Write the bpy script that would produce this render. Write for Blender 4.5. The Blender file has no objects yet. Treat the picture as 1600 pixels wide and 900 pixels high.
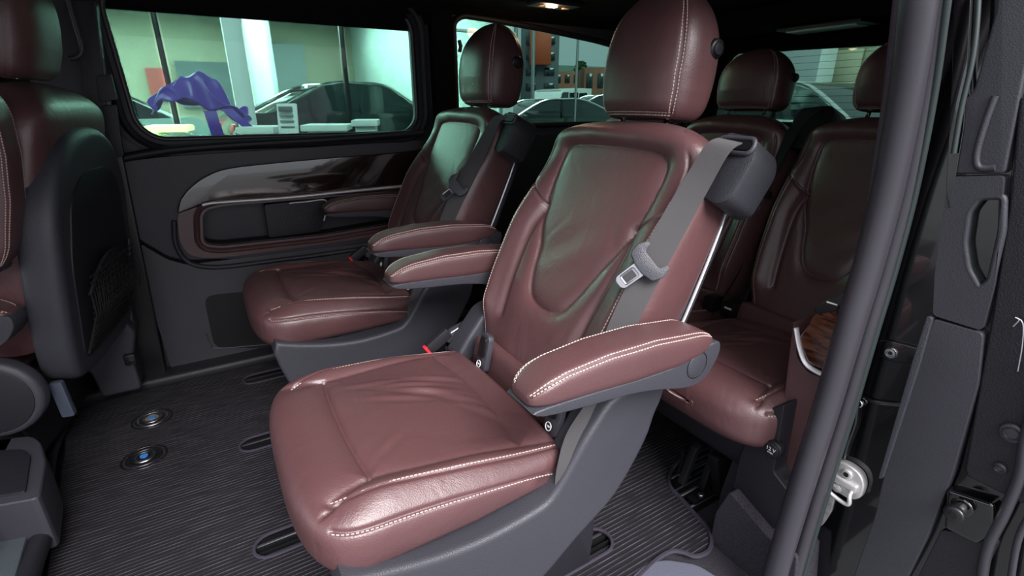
import bpy, bmesh, math, random
import numpy as np
from mathutils import Vector, Matrix
from mathutils.bvhtree import BVHTree
from mathutils.geometry import tessellate_polygon
random.seed(7); rng = np.random.default_rng(7)
SC = bpy.context.scene
COL = SC.collection

# ------------------------------------------------------------------ camera
CAMH = 1.05
cam_d = bpy.data.cameras.new('camera'); cam = bpy.data.objects.new('camera', cam_d); COL.objects.link(cam)
cam_d.sensor_width = 36; cam_d.lens = 779/1600*36; cam_d.clip_start = .02; cam_d.clip_end = 400
cam.location = (0, 0, CAMH); cam.rotation_euler = (math.radians(90-20.1), 0, math.radians(-31.1))
SC.camera = cam
# ------------------------------------------------------------------ world / lights / exposure
SC.view_settings.view_transform = 'Standard'; SC.view_settings.look = 'None'
SC.view_settings.gamma = 1; SC.view_settings.use_curve_mapping = False
SC.view_settings.exposure = 0.68
W = bpy.data.worlds.new('overcast'); SC.world = W; W.use_nodes = True
wn = W.node_tree; wn.nodes.clear()
wo = wn.nodes.new('ShaderNodeOutputWorld'); wb = wn.nodes.new('ShaderNodeBackground')
tc = wn.nodes.new('ShaderNodeTexCoord'); sx = wn.nodes.new('ShaderNodeSeparateXYZ'); wr = wn.nodes.new('ShaderNodeValToRGB')
wn.links.new(tc.outputs['Generated'], sx.inputs[0]); wn.links.new(sx.outputs['Z'], wr.inputs[0])
wr.color_ramp.elements[0].position = 0.0; wr.color_ramp.elements[0].color = (.62, .66, .72, 1)
wr.color_ramp.elements[1].position = .6; wr.color_ramp.elements[1].color = (1.0, 1.0, 1.05, 1)
wn.links.new(wr.outputs[0], wb.inputs[0]); wb.inputs[1].default_value = 1.3
wn.links.new(wb.outputs[0], wo.inputs[0])
# weak sun behind thin cloud, high on the door side
sl = bpy.data.lights.new('sun', 'SUN'); sl.energy = 4.6; sl.angle = math.radians(35); sl.color = (1, .97, .96)
so = bpy.data.objects.new('sun', sl); COL.objects.link(so)
so.rotation_euler = Vector((.08, 1, -.95)).to_track_quat('-Z', 'Y').to_euler()

# measured positions: a pixel of the photo cast onto a real plane
_th = math.radians(58.9); _p = math.radians(20.1)
_F = np.array([math.cos(_th)*math.cos(_p), math.sin(_th)*math.cos(_p), -math.sin(_p)])
_R = np.array([math.sin(_th), -math.cos(_th), 0]); _U = np.cross(_R, _F); _C = np.array([0, 0, CAMH])
def at(x, y, ax, v):
    d = _F + _R*(x-800)/779 - _U*(y-450)/779
    t = (v-_C[ax])/d[ax]
    return _C + t*d
def xz(pts, Y): return [(at(x, y, 1, Y)[0], at(x, y, 1, Y)[2]) for x, y in pts]
def yz(pts, X): return [(at(x, y, 0, X)[1], at(x, y, 0, X)[2]) for x, y in pts]
def xy(pts, Z=0): return [(at(x, y, 2, Z)[0], at(x, y, 2, Z)[1]) for x, y in pts]

# ------------------------------------------------------------------ materials
def lin(c): return tuple(((v/255)/12.92 if v/255 <= .04045 else ((v/255+.055)/1.055)**2.4) for v in c)+(1,)
MATS = {}
def mat(name, rgb, rough=.5, metal=0, bump=0, bscale=200, kind='noise', coat=0, var=0, vscale=6, spec=.5, emit=None, estr=0, wrinkle=0):
    if name in MATS: return MATS[name]
    m = bpy.data.materials.new(name); m.use_nodes = True; nt = m.node_tree; b = nt.nodes['Principled BSDF']
    col = lin(rgb)
    b.inputs['Base Color'].default_value = col; b.inputs['Roughness'].default_value = rough
    b.inputs['Metallic'].default_value = metal; b.inputs['Coat Weight'].default_value = coat
    b.inputs['Specular IOR Level'].default_value = spec
    if 0 < coat < 1: b.inputs['Coat Roughness'].default_value = .28
    tcn = nt.nodes.new('ShaderNodeTexCoord')
    if var:
        n = nt.nodes.new('ShaderNodeTexNoise'); n.inputs['Scale'].default_value = vscale; n.inputs['Detail'].default_value = 4
        nt.links.new(tcn.outputs['Object'], n.inputs['Vector'])
        r = nt.nodes.new('ShaderNodeValToRGB')
        r.color_ramp.elements[0].position = .3; r.color_ramp.elements[1].position = .7
        r.color_ramp.elements[0].color = tuple(c*(1-var) for c in col[:3])+(1,)
        r.color_ramp.elements[1].color = tuple(min(1, c*(1+var)) for c in col[:3])+(1,)
        nt.links.new(n.outputs[0], r.inputs[0]); nt.links.new(r.outputs[0], b.inputs['Base Color'])
    last = None
    if bump:
        if kind == 'voronoi':
            t = nt.nodes.new('ShaderNodeTexVoronoi'); t.inputs['Scale'].default_value = bscale; out = t.outputs['Distance']
            nt.links.new(tcn.outputs['Object'], t.inputs['Vector'])
        elif kind == 'weave':
            t = nt.nodes.new('ShaderNodeTexWave'); t.wave_type = 'BANDS'; t.bands_direction = 'Z'; t.inputs['Scale'].default_value = bscale
            t.inputs['Distortion'].default_value = .6; t.inputs['Detail Scale'].default_value = 8
            nt.links.new(tcn.outputs['Object'], t.inputs['Vector']); out = t.outputs['Fac']
        else:
            t = nt.nodes.new('ShaderNodeTexNoise'); t.inputs['Scale'].default_value = bscale; t.inputs['Detail'].default_value = 3; out = t.outputs[0]
            nt.links.new(tcn.outputs['Object'], t.inputs['Vector'])
        bp = nt.nodes.new('ShaderNodeBump'); bp.inputs['Strength'].default_value = bump; bp.inputs['Distance'].default_value = .0015
        nt.links.new(out, bp.inputs['Height']); last = bp
    if wrinkle:
        t = nt.nodes.new('ShaderNodeTexNoise'); t.inputs['Scale'].default_value = 14; t.inputs['Detail'].default_value = 5; t.inputs['Distortion'].default_value = .8
        nt.links.new(tcn.outputs['Object'], t.inputs['Vector'])
        bp2 = nt.nodes.new('ShaderNodeBump'); bp2.inputs['Strength'].default_value = wrinkle; bp2.inputs['Distance'].default_value = .012
        nt.links.new(t.outputs[0], bp2.inputs['Height'])
        if last: nt.links.new(last.outputs[0], bp2.inputs['Normal'])
        last = bp2
    if last: nt.links.new(last.outputs[0], b.inputs['Normal'])
    if emit: b.inputs['Emission Color'].default_value = lin(emit); b.inputs['Emission Strength'].default_value = estr
    MATS[name] = m; return m
LEA = mat('burgundy_leather', (86, 57, 59), .42, bump=.22, bscale=420, kind='voronoi', var=.06, vscale=5, wrinkle=.22, spec=.7, coat=.16)
LEAS = mat('burgundy_leather_smooth', (83, 55, 57), .42, bump=.25, bscale=420, kind='voronoi', var=.06, vscale=5, wrinkle=.08, spec=.65, coat=.12)
STI = mat('white_thread', (198, 176, 168), .7)
PLA = mat('charcoal_plastic', (55, 55, 62), .44, bump=.35, bscale=500, kind='voronoi', spec=.45)
PLD = mat('dark_plastic', (29, 28, 34), .5, bump=.3, bscale=450, kind='voronoi', spec=.4)
TRM = mat('slate_trim', (52, 51, 58), .48, bump=.2, bscale=500, kind='voronoi', var=.05, spec=.4)
BLK = mat('black_plastic', (16, 15, 18), .42)
GLO = mat('gloss_black_paint', (9, 9, 12), .12, coat=1)
RUB = mat('black_rubber', (52, 50, 56), .38, bump=.15, bscale=300, spec=.45)
CHR = mat('chrome', (225, 225, 228), .12, 1)
SAT = mat('satin_metal', (190, 190, 195), .3, 1)
ALU = mat('brushed_aluminium', (214, 212, 216), .42, .55)
DMET = mat('dark_metal', (70, 70, 74), .35, .9)
BEL = mat('grey_webbing', (94, 92, 94), .7, bump=.8, bscale=420, kind='weave', spec=.3)
BELD = mat('black_webbing', (34, 33, 36), .7, bump=.8, bscale=420, kind='weave', spec=.3)
RED = mat('red_button', (214, 40, 52), .4)
HEADL = mat('black_headliner', (15, 14, 15), .95, bump=.5, bscale=600, spec=.1)
PILE = mat('side_carpet', (52, 50, 56), .95, bump=1, bscale=500, var=.3, vscale=250, spec=.1)
BIND = mat('purple_black_binding', (44, 38, 52), .8, bump=.8, bscale=700)
NET = mat('black_net', (14, 14, 15), .8)
WHI = mat('white_paint_print', (230, 230, 230), .5)
GREEN = mat('green_cast_plastic', (36, 45, 46), .5)

def carpet_mat():
    m = bpy.data.materials.new('ribbed_carpet'); m.use_nodes = True; nt = m.node_tree; b = nt.nodes['Principled BSDF']
    b.inputs['Roughness'].default_value = .9; b.inputs['Specular IOR Level'].default_value = .2
    tcn = nt.nodes.new('ShaderNodeTexCoord'); sp = nt.nodes.new('ShaderNodeSeparateXYZ'); nt.links.new(tcn.outputs['Object'], sp.inputs[0])
    nz = nt.nodes.new('ShaderNodeTexNoise'); nz.inputs['Scale'].default_value = 1; nz.inputs['Detail'].default_value = 3
    mp = nt.nodes.new('ShaderNodeMapping'); mp.inputs['Scale'].default_value = (14, 420, 1)
    nt.links.new(tcn.outputs['Object'], mp.inputs[0]); nt.links.new(mp.outputs[0], nz.inputs['Vector'])
    w = nt.nodes.new('ShaderNodeTexWave'); w.wave_type = 'BANDS'; w.bands_direction = 'Y'; w.inputs['Scale'].default_value = 26
    w.inputs['Distortion'].default_value = .25; w.inputs['Detail Scale'].default_value = 30
    nt.links.new(tcn.outputs['Object'], w.inputs['Vector'])
    n2 = nt.nodes.new('ShaderNodeTexNoise'); n2.inputs['Scale'].default_value = 500; nt.links.new(tcn.outputs['Object'], n2.inputs['Vector'])
    th = nt.nodes.new('ShaderNodeMath'); th.operation = 'POWER'; th.inputs[1].default_value = 12; nt.links.new(w.outputs['Fac'], th.inputs[0])
    nr = nt.nodes.new('ShaderNodeMapRange'); nr.inputs[1].default_value = .38; nr.inputs[2].default_value = .66; nt.links.new(nz.outputs[0], nr.inputs[0])
    mm = nt.nodes.new('ShaderNodeMath'); mm.operation = 'MULTIPLY'; nt.links.new(th.outputs[0], mm.inputs[0]); nt.links.new(nr.outputs[0], mm.inputs[1])
    mx = nt.nodes.new('ShaderNodeMath'); mx.operation = 'MULTIPLY_ADD'; nt.links.new(n2.outputs[0], mx.inputs[0]); mx.inputs[1].default_value = .2; nt.links.new(mm.outputs[0], mx.inputs[2])
    r = nt.nodes.new('ShaderNodeValToRGB'); r.color_ramp.elements[0].position = .05; r.color_ramp.elements[1].position = 1.0
    r.color_ramp.elements[0].color = lin((15, 14, 18)); r.color_ramp.elements[1].color = lin((98, 94, 103))
    nt.links.new(mx.outputs[0], r.inputs[0]); nt.links.new(r.outputs[0], b.inputs['Base Color'])
    ad = nt.nodes.new('ShaderNodeMath'); ad.operation = 'ADD'; nt.links.new(w.outputs['Fac'], ad.inputs[0]); nt.links.new(n2.outputs[0], ad.inputs[1])
    bp = nt.nodes.new('ShaderNodeBump'); bp.inputs['Strength'].default_value = .35; bp.inputs['Distance'].default_value = .002
    nt.links.new(ad.outputs[0], bp.inputs['Height']); nt.links.new(bp.outputs[0], b.inputs['Normal'])
    return m
CARP = carpet_mat()
def wood_mat(name, c0, c1, sc):
    m = bpy.data.materials.new(name); m.use_nodes = True; nt = m.node_tree; b = nt.nodes['Principled BSDF']
    b.inputs['Roughness'].default_value = .12; b.inputs['Coat Weight'].default_value = 1; b.inputs['Coat Roughness'].default_value = .04
    tcn = nt.nodes.new('ShaderNodeTexCoord'); mp = nt.nodes.new('ShaderNodeMapping'); mp.inputs['Scale'].default_value = sc
    w = nt.nodes.new('ShaderNodeTexNoise'); w.inputs['Scale'].default_value = 1; w.inputs['Detail'].default_value = 6; w.inputs['Distortion'].default_value = 1.6
    nt.links.new(tcn.outputs['Object'], mp.inputs[0]); nt.links.new(mp.outputs[0], w.inputs['Vector'])
    r = nt.nodes.new('ShaderNodeValToRGB'); r.color_ramp.elements[0].position = .38; r.color_ramp.elements[1].position = .66
    r.color_ramp.elements[0].color = lin(c0); r.color_ramp.elements[1].color = lin(c1)
    nt.links.new(w.outputs[0], r.inputs[0]); nt.links.new(r.outputs[0], b.inputs['Base Color'])
    return m
WOODD = wood_mat('dark_burl_veneer', (22, 14, 15), (44, 26, 24), (14, 30, 40))
WOOD = wood_mat('walnut_veneer', (48, 26, 20), (112, 70, 52), (10, 12, 45))
def glass_mat(name, col, refl=.06):
    m = bpy.data.materials.new(name); m.use_nodes = True; nt = m.node_tree; nt.nodes.clear()
    o = nt.nodes.new('ShaderNodeOutputMaterial'); t = nt.nodes.new('ShaderNodeBsdfTransparent'); g = nt.nodes.new('ShaderNodeBsdfGlossy')
    x = nt.nodes.new('ShaderNodeMixShader'); f = nt.nodes.new('ShaderNodeFresnel'); f.inputs[0].default_value = 1.28
    t.inputs[0].default_value = col; g.inputs['Roughness'].default_value = .02; g.inputs[0].default_value = (1, 1, 1, 1)
    nt.links.new(f.outputs[0], x.inputs[0]); nt.links.new(t.outputs[0], x.inputs[1]); nt.links.new(g.outputs[0], x.inputs[2]); nt.links.new(x.outputs[0], o.inputs[0])
    return m
TINT = glass_mat('green_tinted_glass', (.33, .46, .42, 1))
CLEAR = glass_mat('clear_glass', (.8, .9, .88, 1))
CARGL = mat('dark_car_glass', (30, 40, 42), .06, spec=.8)

# ------------------------------------------------------------------ object helpers
def link(name, me, m=None, parent=None, loc=None, smooth=False):
    o = bpy.data.objects.new(name, me); COL.objects.link(o)
    if m: me.materials.append(m)
    if parent: o.parent = parent
    if loc is not None: o.location = loc
    return o
def shade(me, ang=40):
    me.polygons.foreach_set('use_smooth', [True]*len(me.polygons))
    try: me.set_sharp_from_angle(angle=math.radians(ang))
    except Exception: pass
def pyd(name, v, f, m, parent=None, smooth=True, ang=40, flip=False):
    me = bpy.data.meshes.new(name); me.from_pydata([tuple(map(float, p)) for p in v], [], f); me.update()
    b = bmesh.new(); b.from_mesh(me); bmesh.ops.recalc_face_normals(b, faces=b.faces); b.to_mesh(me); b.free()
    if smooth: shade(me, ang)
    return link(name, me, m, parent)
def bmo(name, b, m, parent=None, ang=40):
    bmesh.ops.recalc_face_normals(b, faces=b.faces)
    me = bpy.data.meshes.new(name); b.to_mesh(me); b.free(); shade(me, ang)
    return link(name, me, m, parent)
def empty(name, loc=(0, 0, 0), rz=0):
    o = bpy.data.objects.new(name, None); COL.objects.link(o); o.location = loc; o.rotation_euler = (0, 0, rz); o.empty_display_size = .1
    return o
def tag(o, label, cat, group=None):
    o['label'] = label; o['category'] = cat
    if group: o['group'] = group
    return o
def struct(o): o['kind'] = 'structure'; return o
def stuff(o): o['kind'] = 'stuff'; return o

def rbox(name, c, s, m, parent=None, bev=.005, seg=2, rot=None):
    b = bmesh.new(); bmesh.ops.create_cube(b, size=1)
    bmesh.ops.scale(b, vec=s, verts=b.verts)
    if bev: bmesh.ops.bevel(b, geom=b.edges[:], offset=min(bev, min(s)*.49), segments=seg, profile=.6, affect='EDGES')
    if rot: bmesh.ops.rotate(b, cent=(0, 0, 0), matrix=Matrix.Rotation(rot[0], 3, rot[1]), verts=b.verts)
    bmesh.ops.translate(b, vec=c, verts=b.verts)
    return bmo(name, b, m, parent, 50)
AXM = {'y': lambda a, b_, t: (a, t, b_), 'x': lambda a, b_, t: (t, a, b_), 'z': lambda a, b_, t: (a, b_, t)}
def clean(poly):
    out = []
    for p in poly:
        if not out or (abs(p[0]-out[-1][0])+abs(p[1]-out[-1][1])) > 1e-5: out.append(tuple(map(float, p)))
    if len(out) > 1 and abs(out[0][0]-out[-1][0])+abs(out[0][1]-out[-1][1]) < 1e-5: out.pop()
    return out
def plate(name, outer, t0, t1, m, parent=None, holes=(), axis='y', bev=0, ang=35, seg=2):
    """polygon (with holes) extruded from t0 to t1 along axis"""
    f = AXM[axis]; loops = [clean(outer)]+[clean(h) for h in holes]
    v = []; idx = []; 
    for lp in loops:
        idx.append(list(range(len(v), len(v)+len(lp)))); v += lp
    tri = tessellate_polygon([[Vector((p[0], p[1], 0)) for p in lp] for lp in loops])
    n = len(v); V = [f(p[0], p[1], t0) for p in v]+[f(p[0], p[1], t1) for p in v]; F = []
    if bev and not holes:
        F.append(tuple(range(n))); F.append(tuple(range(2*n-1, n-1, -1)))
    else:
        for t in tri: F.append(tuple(t)); F.append(tuple(i+n for i in reversed(t)))
    for ix in idx:
        for k in range(len(ix)): a = ix[k]; b_ = ix[(k+1) % len(ix)]; F.append((a, b_, b_+n, a+n))
    b = bmesh.new(); bv = [b.verts.new(p) for p in V]
    for q in F:
        try: b.faces.new([bv[i] for i in q])
        except Exception: pass
    bmesh.ops.recalc_face_normals(b, faces=b.faces)
    if bev:
        caps = set(bv[n:]) if True else set()
        e = [e for e in b.edges if (e.verts[0] in caps and e.verts[1] in caps and any(len(fc.verts) == 4 and not all(vv in caps for vv in fc.verts) for fc in e.link_faces))]
        caps2 = set(bv[:n])
        e += [e_ for e_ in b.edges if (e_.verts[0] in caps2 and e_.verts[1] in caps2 and any(len(fc.verts) == 4 and not all(vv in caps2 for vv in fc.verts) for fc in e_.link_faces))]
        bmesh.ops.bevel(b, geom=list(set(e)), offset=bev, segments=seg, profile=.6, affect='EDGES', clamp_overlap=True)
    return bmo(name, b, m, parent, ang)
def rrect(x0, y0, x1, y1, r, n=5):
    out = []
    for cx, cy, a in ((x1-r, y1-r, 0), (x0+r, y1-r, 90), (x0+r, y0+r, 180), (x1-r, y0+r, 270)):
        for k in range(n+1):
            t = math.radians(a+90*k/n); out.append((cx+r*math.cos(t), cy+r*math.sin(t)))
    return out
def ell(cx, cy, rx, ry, n=24): return [(cx+rx*math.cos(2*math.pi*k/n), cy+ry*math.sin(2*math.pi*k/n)) for k in range(n)]
def spline(pts, n=8, closed=False):
    P = [np.array(p, float) for p in pts]; N = len(P); out = []
    rngk = range(N if closed else N-1)
    for i in rngk:
        if closed: p0, p1, p2, p3 = P[i-1], P[i], P[(i+1) % N], P[(i+2) % N]
        else: p0 = P[max(i-1, 0)]; p1 = P[i]; p2 = P[i+1]; p3 = P[min(i+2, N-1)]
        for k in range(n):
            t = k/n; out.append(.5*((2*p1)+(-p0+p2)*t+(2*p0-5*p1+4*p2-p3)*t*t+(-p0+3*p1-3*p2+p3)*t**3))
    if not closed: out.append(P[-1])
    return [tuple(o) for o in out]
def rnd(poly, r=.01, n=4):
    """round the corners of a polygon"""
    P = [np.array(p, float) for p in poly]; out = []
    for i in range(len(P)):
        a, b_, c = P[i-1], P[i], P[(i+1) % len(P)]
        u = a-b_; w = c-b_; lu = np.linalg.norm(u); lw = np.linalg.norm(w); rr = min(r, lu*.45, lw*.45)
        s = b_+u/lu*rr; e = b_+w/lw*rr
        for k in range(n+1):
            t = k/n; out.append(tuple((1-t)**2*s+2*t*(1-t)*b_+t*t*e))
    return out
def tube_vf(path, r, seg=8, closed=False, sc=(1, 1)):
    P = [np.array(p, float) for p in path]; n = len(P); V = []; F = []
    up = np.array([0, 0, 1.]); prev = None
    for i in range(n):
        t = P[(i+1) % n]-P[i-1] if closed else P[min(i+1, n-1)]-P[max(i-1, 0)]
        t = t/(np.linalg.norm(t)+1e-12)
        if prev is None:
            a = np.cross(t, up)
            if np.linalg.norm(a) < .1: a = np.cross(t, np.array([1., 0, 0]))
        else: a = prev-t*(prev@t)
        a /= np.linalg.norm(a); prev = a; b_ = np.cross(t, a)
        rr = r[i] if hasattr(r, '__len__') else r
        for k in range(seg):
            th = 2*math.pi*k/seg; V.append(P[i]+rr*(sc[0]*math.cos(th)*a+sc[1]*math.sin(th)*b_))
    for i in range(n if closed else n-1):
        j = (i+1) % n
        for k in range(seg): F.append((i*seg+k, i*seg+(k+1) % seg, j*seg+(k+1) % seg, j*seg+k))
    if not closed: F.append(tuple(range(seg))[::-1]); F.append(tuple((n-1)*seg+k for k in range(seg)))
    return V, F
def tube(name, path, r, m, parent=None, seg=8, closed=False, sc=(1, 1)):
    V, F = tube_vf(path, r, seg, closed, sc); return pyd(name, V, F, m, parent, True, 50)
def join_vf(parts):
    V = []; F = []
    for v, f in parts:
        o = len(V); V += list(v); F += [tuple(i+o for i in q) for q in f]
    return V, F
def box_vf(c, s, R=None):
    V = []
    for x in (-.5, .5):
        for y in (-.5, .5):
            for z in (-.5, .5):
                p = np.array([x*s[0], y*s[1], z*s[2]])
                if R is not None: p = R@p
                V.append(p+np.array(c))
    return V, [(0, 1, 3, 2), (4, 6, 7, 5), (0, 4, 5, 1), (2, 3, 7, 6), (0, 2, 6, 4), (1, 5, 7, 3)]
def cyl(name, p0, p1, r, m, parent=None, seg=24, r1=None, bev=0):
    p0 = np.array(p0, float); p1 = np.array(p1, float); L = np.linalg.norm(p1-p0); t = (p1-p0)/L
    r1 = r if r1 is None else r1
    if bev: path = [p0, p0+t*bev*.3, p0+t*bev, p1-t*bev, p1-t*bev*.3, p1]; rr = [r-bev, r-bev*.25, r, r1, r1-bev*.25, r1-bev]
    else: path = [p0, p1]; rr = [r, r1]
    return tube(name, path, rr, m, parent, seg)
def loft(name, rings, m, parent=None, cap=True, ang=60):
    n = len(rings[0]); V = [p for r in rings for p in r]; F = []
    for i in range(len(rings)-1):
        for k in range(n): F.append((i*n+k, i*n+(k+1) % n, (i+1)*n+(k+1) % n, (i+1)*n+k))
    if cap: F.append(tuple(range(n))[::-1]); F.append(tuple((len(rings)-1)*n+k for k in range(n)))
    return pyd(name, V, F, m, parent, True, ang)
def ribbon(name, L, Rr, th, m, parent=None):
    """strap between two edge paths"""
    L = np.array(spline(L, 8)); Rr = np.array(spline(Rr, 8)); n = len(L); V = []; F = []
    for i in range(n):
        t = (L[min(i+1, n-1)]-L[max(i-1, 0)]); w = Rr[i]-L[i]; nn = np.cross(t, w); nn /= np.linalg.norm(nn)+1e-9
        V += [L[i]-nn*th/2, L[i]+nn*th/2, Rr[i]+nn*th/2, Rr[i]-nn*th/2]
    for i in range(n-1):
        for k in range(4): F.append((i*4+k, i*4+(k+1) % 4, (i+1)*4+(k+1) % 4, (i+1)*4+k))
    F += [(3, 2, 1, 0), tuple((n-1)*4+k for k in range(4))]
    return pyd(name, V, F, m, parent, True, 30)

# ---- dense grids for upholstery
def sm(a, b_, x): t = np.clip((x-a)/(b_-a), 0, 1); return t*t*(3-2*t)
def segdist(P, poly):
    """distance of points P(...,k) to polyline"""
    poly = np.array(poly, float); D = np.full(P.shape[:-1], 1e9)
    for a, b_ in zip(poly[:-1], poly[1:]):
        ab = b_-a; L = ab@ab+1e-12; t = np.clip(((P-a)@ab)/L, 0, 1)
        D = np.minimum(D, np.linalg.norm(P-(a+t[..., None]*ab), axis=-1))
    return D
def inside(P, poly):
    x, y = P[..., 0], P[..., 1]; c = np.zeros(x.shape, bool); n = len(poly)
    for i in range(n):
        x0, y0 = poly[i]; x1, y1 = poly[(i+1) % n]
        k = ((y0 > y) != (y1 > y)) & (x < (x1-x0)*(y-y0)/((y1-y0)+1e-12)+x0); c ^= k
    return c
def grid_mesh(name, G, m, parent=None):
    M, N, _ = G.shape; V = G.reshape(-1, 3)
    i, j = np.meshgrid(np.arange(M-1), np.arange(N), indexing='ij'); j2 = (j+1) % N
    Q = np.stack([i*N+j, i*N+j2, (i+1)*N+j2, (i+1)*N+j], -1).reshape(-1, 4)
    me = bpy.data.meshes.new(name); caps = [tuple(range(N))[::-1], tuple(range((M-1)*N, M*N))]
    me.vertices.add(len(V)); me.vertices.foreach_set('co', V.ravel())
    nl = len(Q)*4+2*N; me.loops.add(nl); me.polygons.add(len(Q)+2)
    me.loops.foreach_set('vertex_index', np.concatenate([Q.ravel(), caps[0], caps[1]]))
    st = np.concatenate([np.arange(len(Q))*4, [len(Q)*4, len(Q)*4+N]]); me.polygons.foreach_set('loop_start', st)
    me.update(calc_edges=True); me.validate()
    me.polygons.foreach_set('use_smooth', [True]*len(me.polygons))
    b = bmesh.new(); b.from_mesh(me); bmesh.ops.recalc_face_normals(b, faces=b.faces); b.to_mesh(me); b.free()
    return link(name, me, m, parent)
def gnorm(G):
    du = np.gradient(G, axis=0); Gp = np.concatenate([G[:, -1:], G, G[:, :1]], 1); dv = np.gradient(Gp, axis=1)[:, 1:-1]
    n = np.cross(du, dv); n /= np.linalg.norm(n, axis=-1, keepdims=True)+1e-12
    c = G.mean((0, 1)); s = np.sign(((G-c)*n).sum()) or 1
    return n*s
def stitches(lines, G, N3, parent, r=.0008, name='stitching', pitch=.0075):
    """short raised thread pieces set along lines on the upholstery surface"""
    P = G.reshape(-1, 3); NN = N3.reshape(-1, 3); parts = []
    for ln in lines:
        ln = np.array(ln, float); seg = np.linalg.norm(np.diff(ln, axis=0), axis=1); L = np.concatenate([[0], np.cumsum(seg)])
        k = int(L[-1]/pitch)
        if k < 1: continue
        s = np.linspace(0, L[-1], k+1); Q = np.stack([np.interp(s, L, ln[:, a]) for a in range(3)], -1)
        ids = [int(np.argmin(((P-q)**2).sum(1))) for q in Q]; nn = NN[ids]
        for a in range(k):
            p, q = Q[a], Q[a+1]; d = q-p; l = np.linalg.norm(d); d = d/(l+1e-9); n = nn[a]; w = np.cross(d, n); w /= np.linalg.norm(w)+1e-9; n = np.cross(w, d)
            R = np.stack([d, w, n], 1); parts.append(box_vf((p+q)/2+n*r*.5, (l*.66, r*2, r*2), R))
    V, F = join_vf(parts)
    o = pyd(name, V, F, STI, parent, False); return stuff(o)
def snap(G, pts, off=0.0005):
    P = G.reshape(-1, 3); return [P[int(np.argmin(((P-np.array(p))**2).sum(1)))] for p in pts]
def smooth_line(l, it=3):
    l = np.array(l, float)
    for _ in range(it): l[1:-1] = (l[:-2]+2*l[1:-1]+l[2:])/4
    return l

# ================================================================== SETTING: floor, walls, ceiling
YW = 2.30                                   # far side wall
# --- ribbed floor mat with slots cut for the seat rails
def slot(x0, y0, x1, y1):
    r = (y1-y0)/2; cy = (y0+y1)/2; out = []
    for k in range(9): a = math.radians(-90+180*k/8); out.append((x1-r+r*math.cos(a), cy+r*math.sin(a)))
    for k in range(9): a = math.radians(90+180*k/8); out.append((x0+r+r*math.cos(a), cy+r*math.sin(a)))
    return out
SLOTS = [(-.065, 1.105, .74, 1.185), (-.03, .685, .73, .765), (-.065, 1.575, .74, 1.655), (-.02, 2.035, .74, 2.115)]
nst = [(1.75, 1.02), (1.45, .93)]+xy([(1120, 690), (1090, 707), (1060, 722), (1047, 740), (1047, 760), (1063, 778), (1085, 803), (1105, 825), (1111, 845), (1106, 862), (1087, 870), (1068, 864), (1050, 862), (1030, 872), (1005, 895), (975, 925)])
nst_s = spline(nst, 5)
mat_out = [(2.5, 2.28), (-.62, 2.28), (-.55, 1.9), (-.50, 1.4), (-.42, .60), (.5, .60)]+list(reversed([tuple(p) for p in nst_s]))+[(2.5, 1.0)]
holes = [slot(*s) for s in SLOTS]
struct(plate('floor', mat_out, -.006, 0, CARP, holes=holes, axis='z'))
struct(plate('floor', [(-2.2, .45), (2.7, .45), (2.7, 2.36), (-2.2, 2.36)], -.05, -.03, PLD, axis='z'))
fb = empty('trim_1', (0, 0, 0)); struct(fb)
for h in holes: tube('slot_binding', [(x, y, .001) for x, y in h], .0045, BIND, fb, 6, True)
tube('edge_binding', [(x, y, .001) for x, y in nst_s], .006, BIND, fb, 6)
fr = empty('trim_2', (0, 0, 0)); struct(fr)
def rail(x0, x1, cy, name='floor_rail'):
    prof = [(-.040, -.028), (-.040, -.008), (-.032, -.008), (-.032, -.018), (-.012, -.018), (-.012, -.006), (-.006, -.006), (-.006, -.024), (.006, -.024), (.006, -.006), (.012, -.006), (.012, -.018), (.032, -.018), (.032, -.008), (.040, -.008), (.040, -.028)]
    o = plate(name, [(cy+a, b_) for a, b_ in prof], x0, x1, DMET, fr, axis='x', ang=20)
    for dy in (-.022, .022): rbox('rail_strip', ((x0+x1)/2, cy+dy, -.013), (x1-x0, .010, .009), mat('rail_metal', (104, 104, 110), .4, .8), o, .002, 1)
for s in SLOTS: rail(s[0]-.03, s[2]+.03, (s[1]+s[3])/2)
rail(1.0, 2.4, .775); rail(1.0, 2.4, .71)
# dirty footwell corner beside the mat
struct(plate('trim_3', [(.62, .40), (1.1, .40), (1.55, .84), (1.2, .86), (1.0, .80), (.93, .60), (.85, .63), (.72, .60)], -.024, -.02, PILE, axis='z'))
# table mounting rings set in the mat
for (cx, cy), ring_m, lab in (((-.319, 1.954), SAT, 'round floor mount with brassy rim near the wall, farther of the two'), ((-.327, 1.717), DMET, 'round floor mount with dark rim and bright blue centre, nearer of the two')):
    t = empty('floor_mount', (cx, cy, .001)); tag(t, lab, 'floor mount', )
    def tor(name, R_, r_, m, z=0): return tube(name, [(R_*math.cos(a*math.pi/18), R_*math.sin(a*math.pi/18), z) for a in range(36)], r_, m, t, 8, True, (1, .6))
    tor('outer_ring', .060, .003, DMET, .001); tor('inner_ring', .044, .006, ring_m, .002); tor('hub_ring', .026, .006, SAT, .004)
    cyl('dish', (0, 0, .0), (0, 0, .002), .043, BLK, t, 28); cyl('hub', (0, 0, .001), (0, 0, .005), .024, mat('brassy_hub', (168, 140, 104), .4, .6) if ring_m is SAT else DMET, t, 24)
    cyl('blue_cap', (0, 0, .004), (0, 0, .0075), .011, mat('blue_cap', (52, 116, 190), .5), t, 18)

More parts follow.
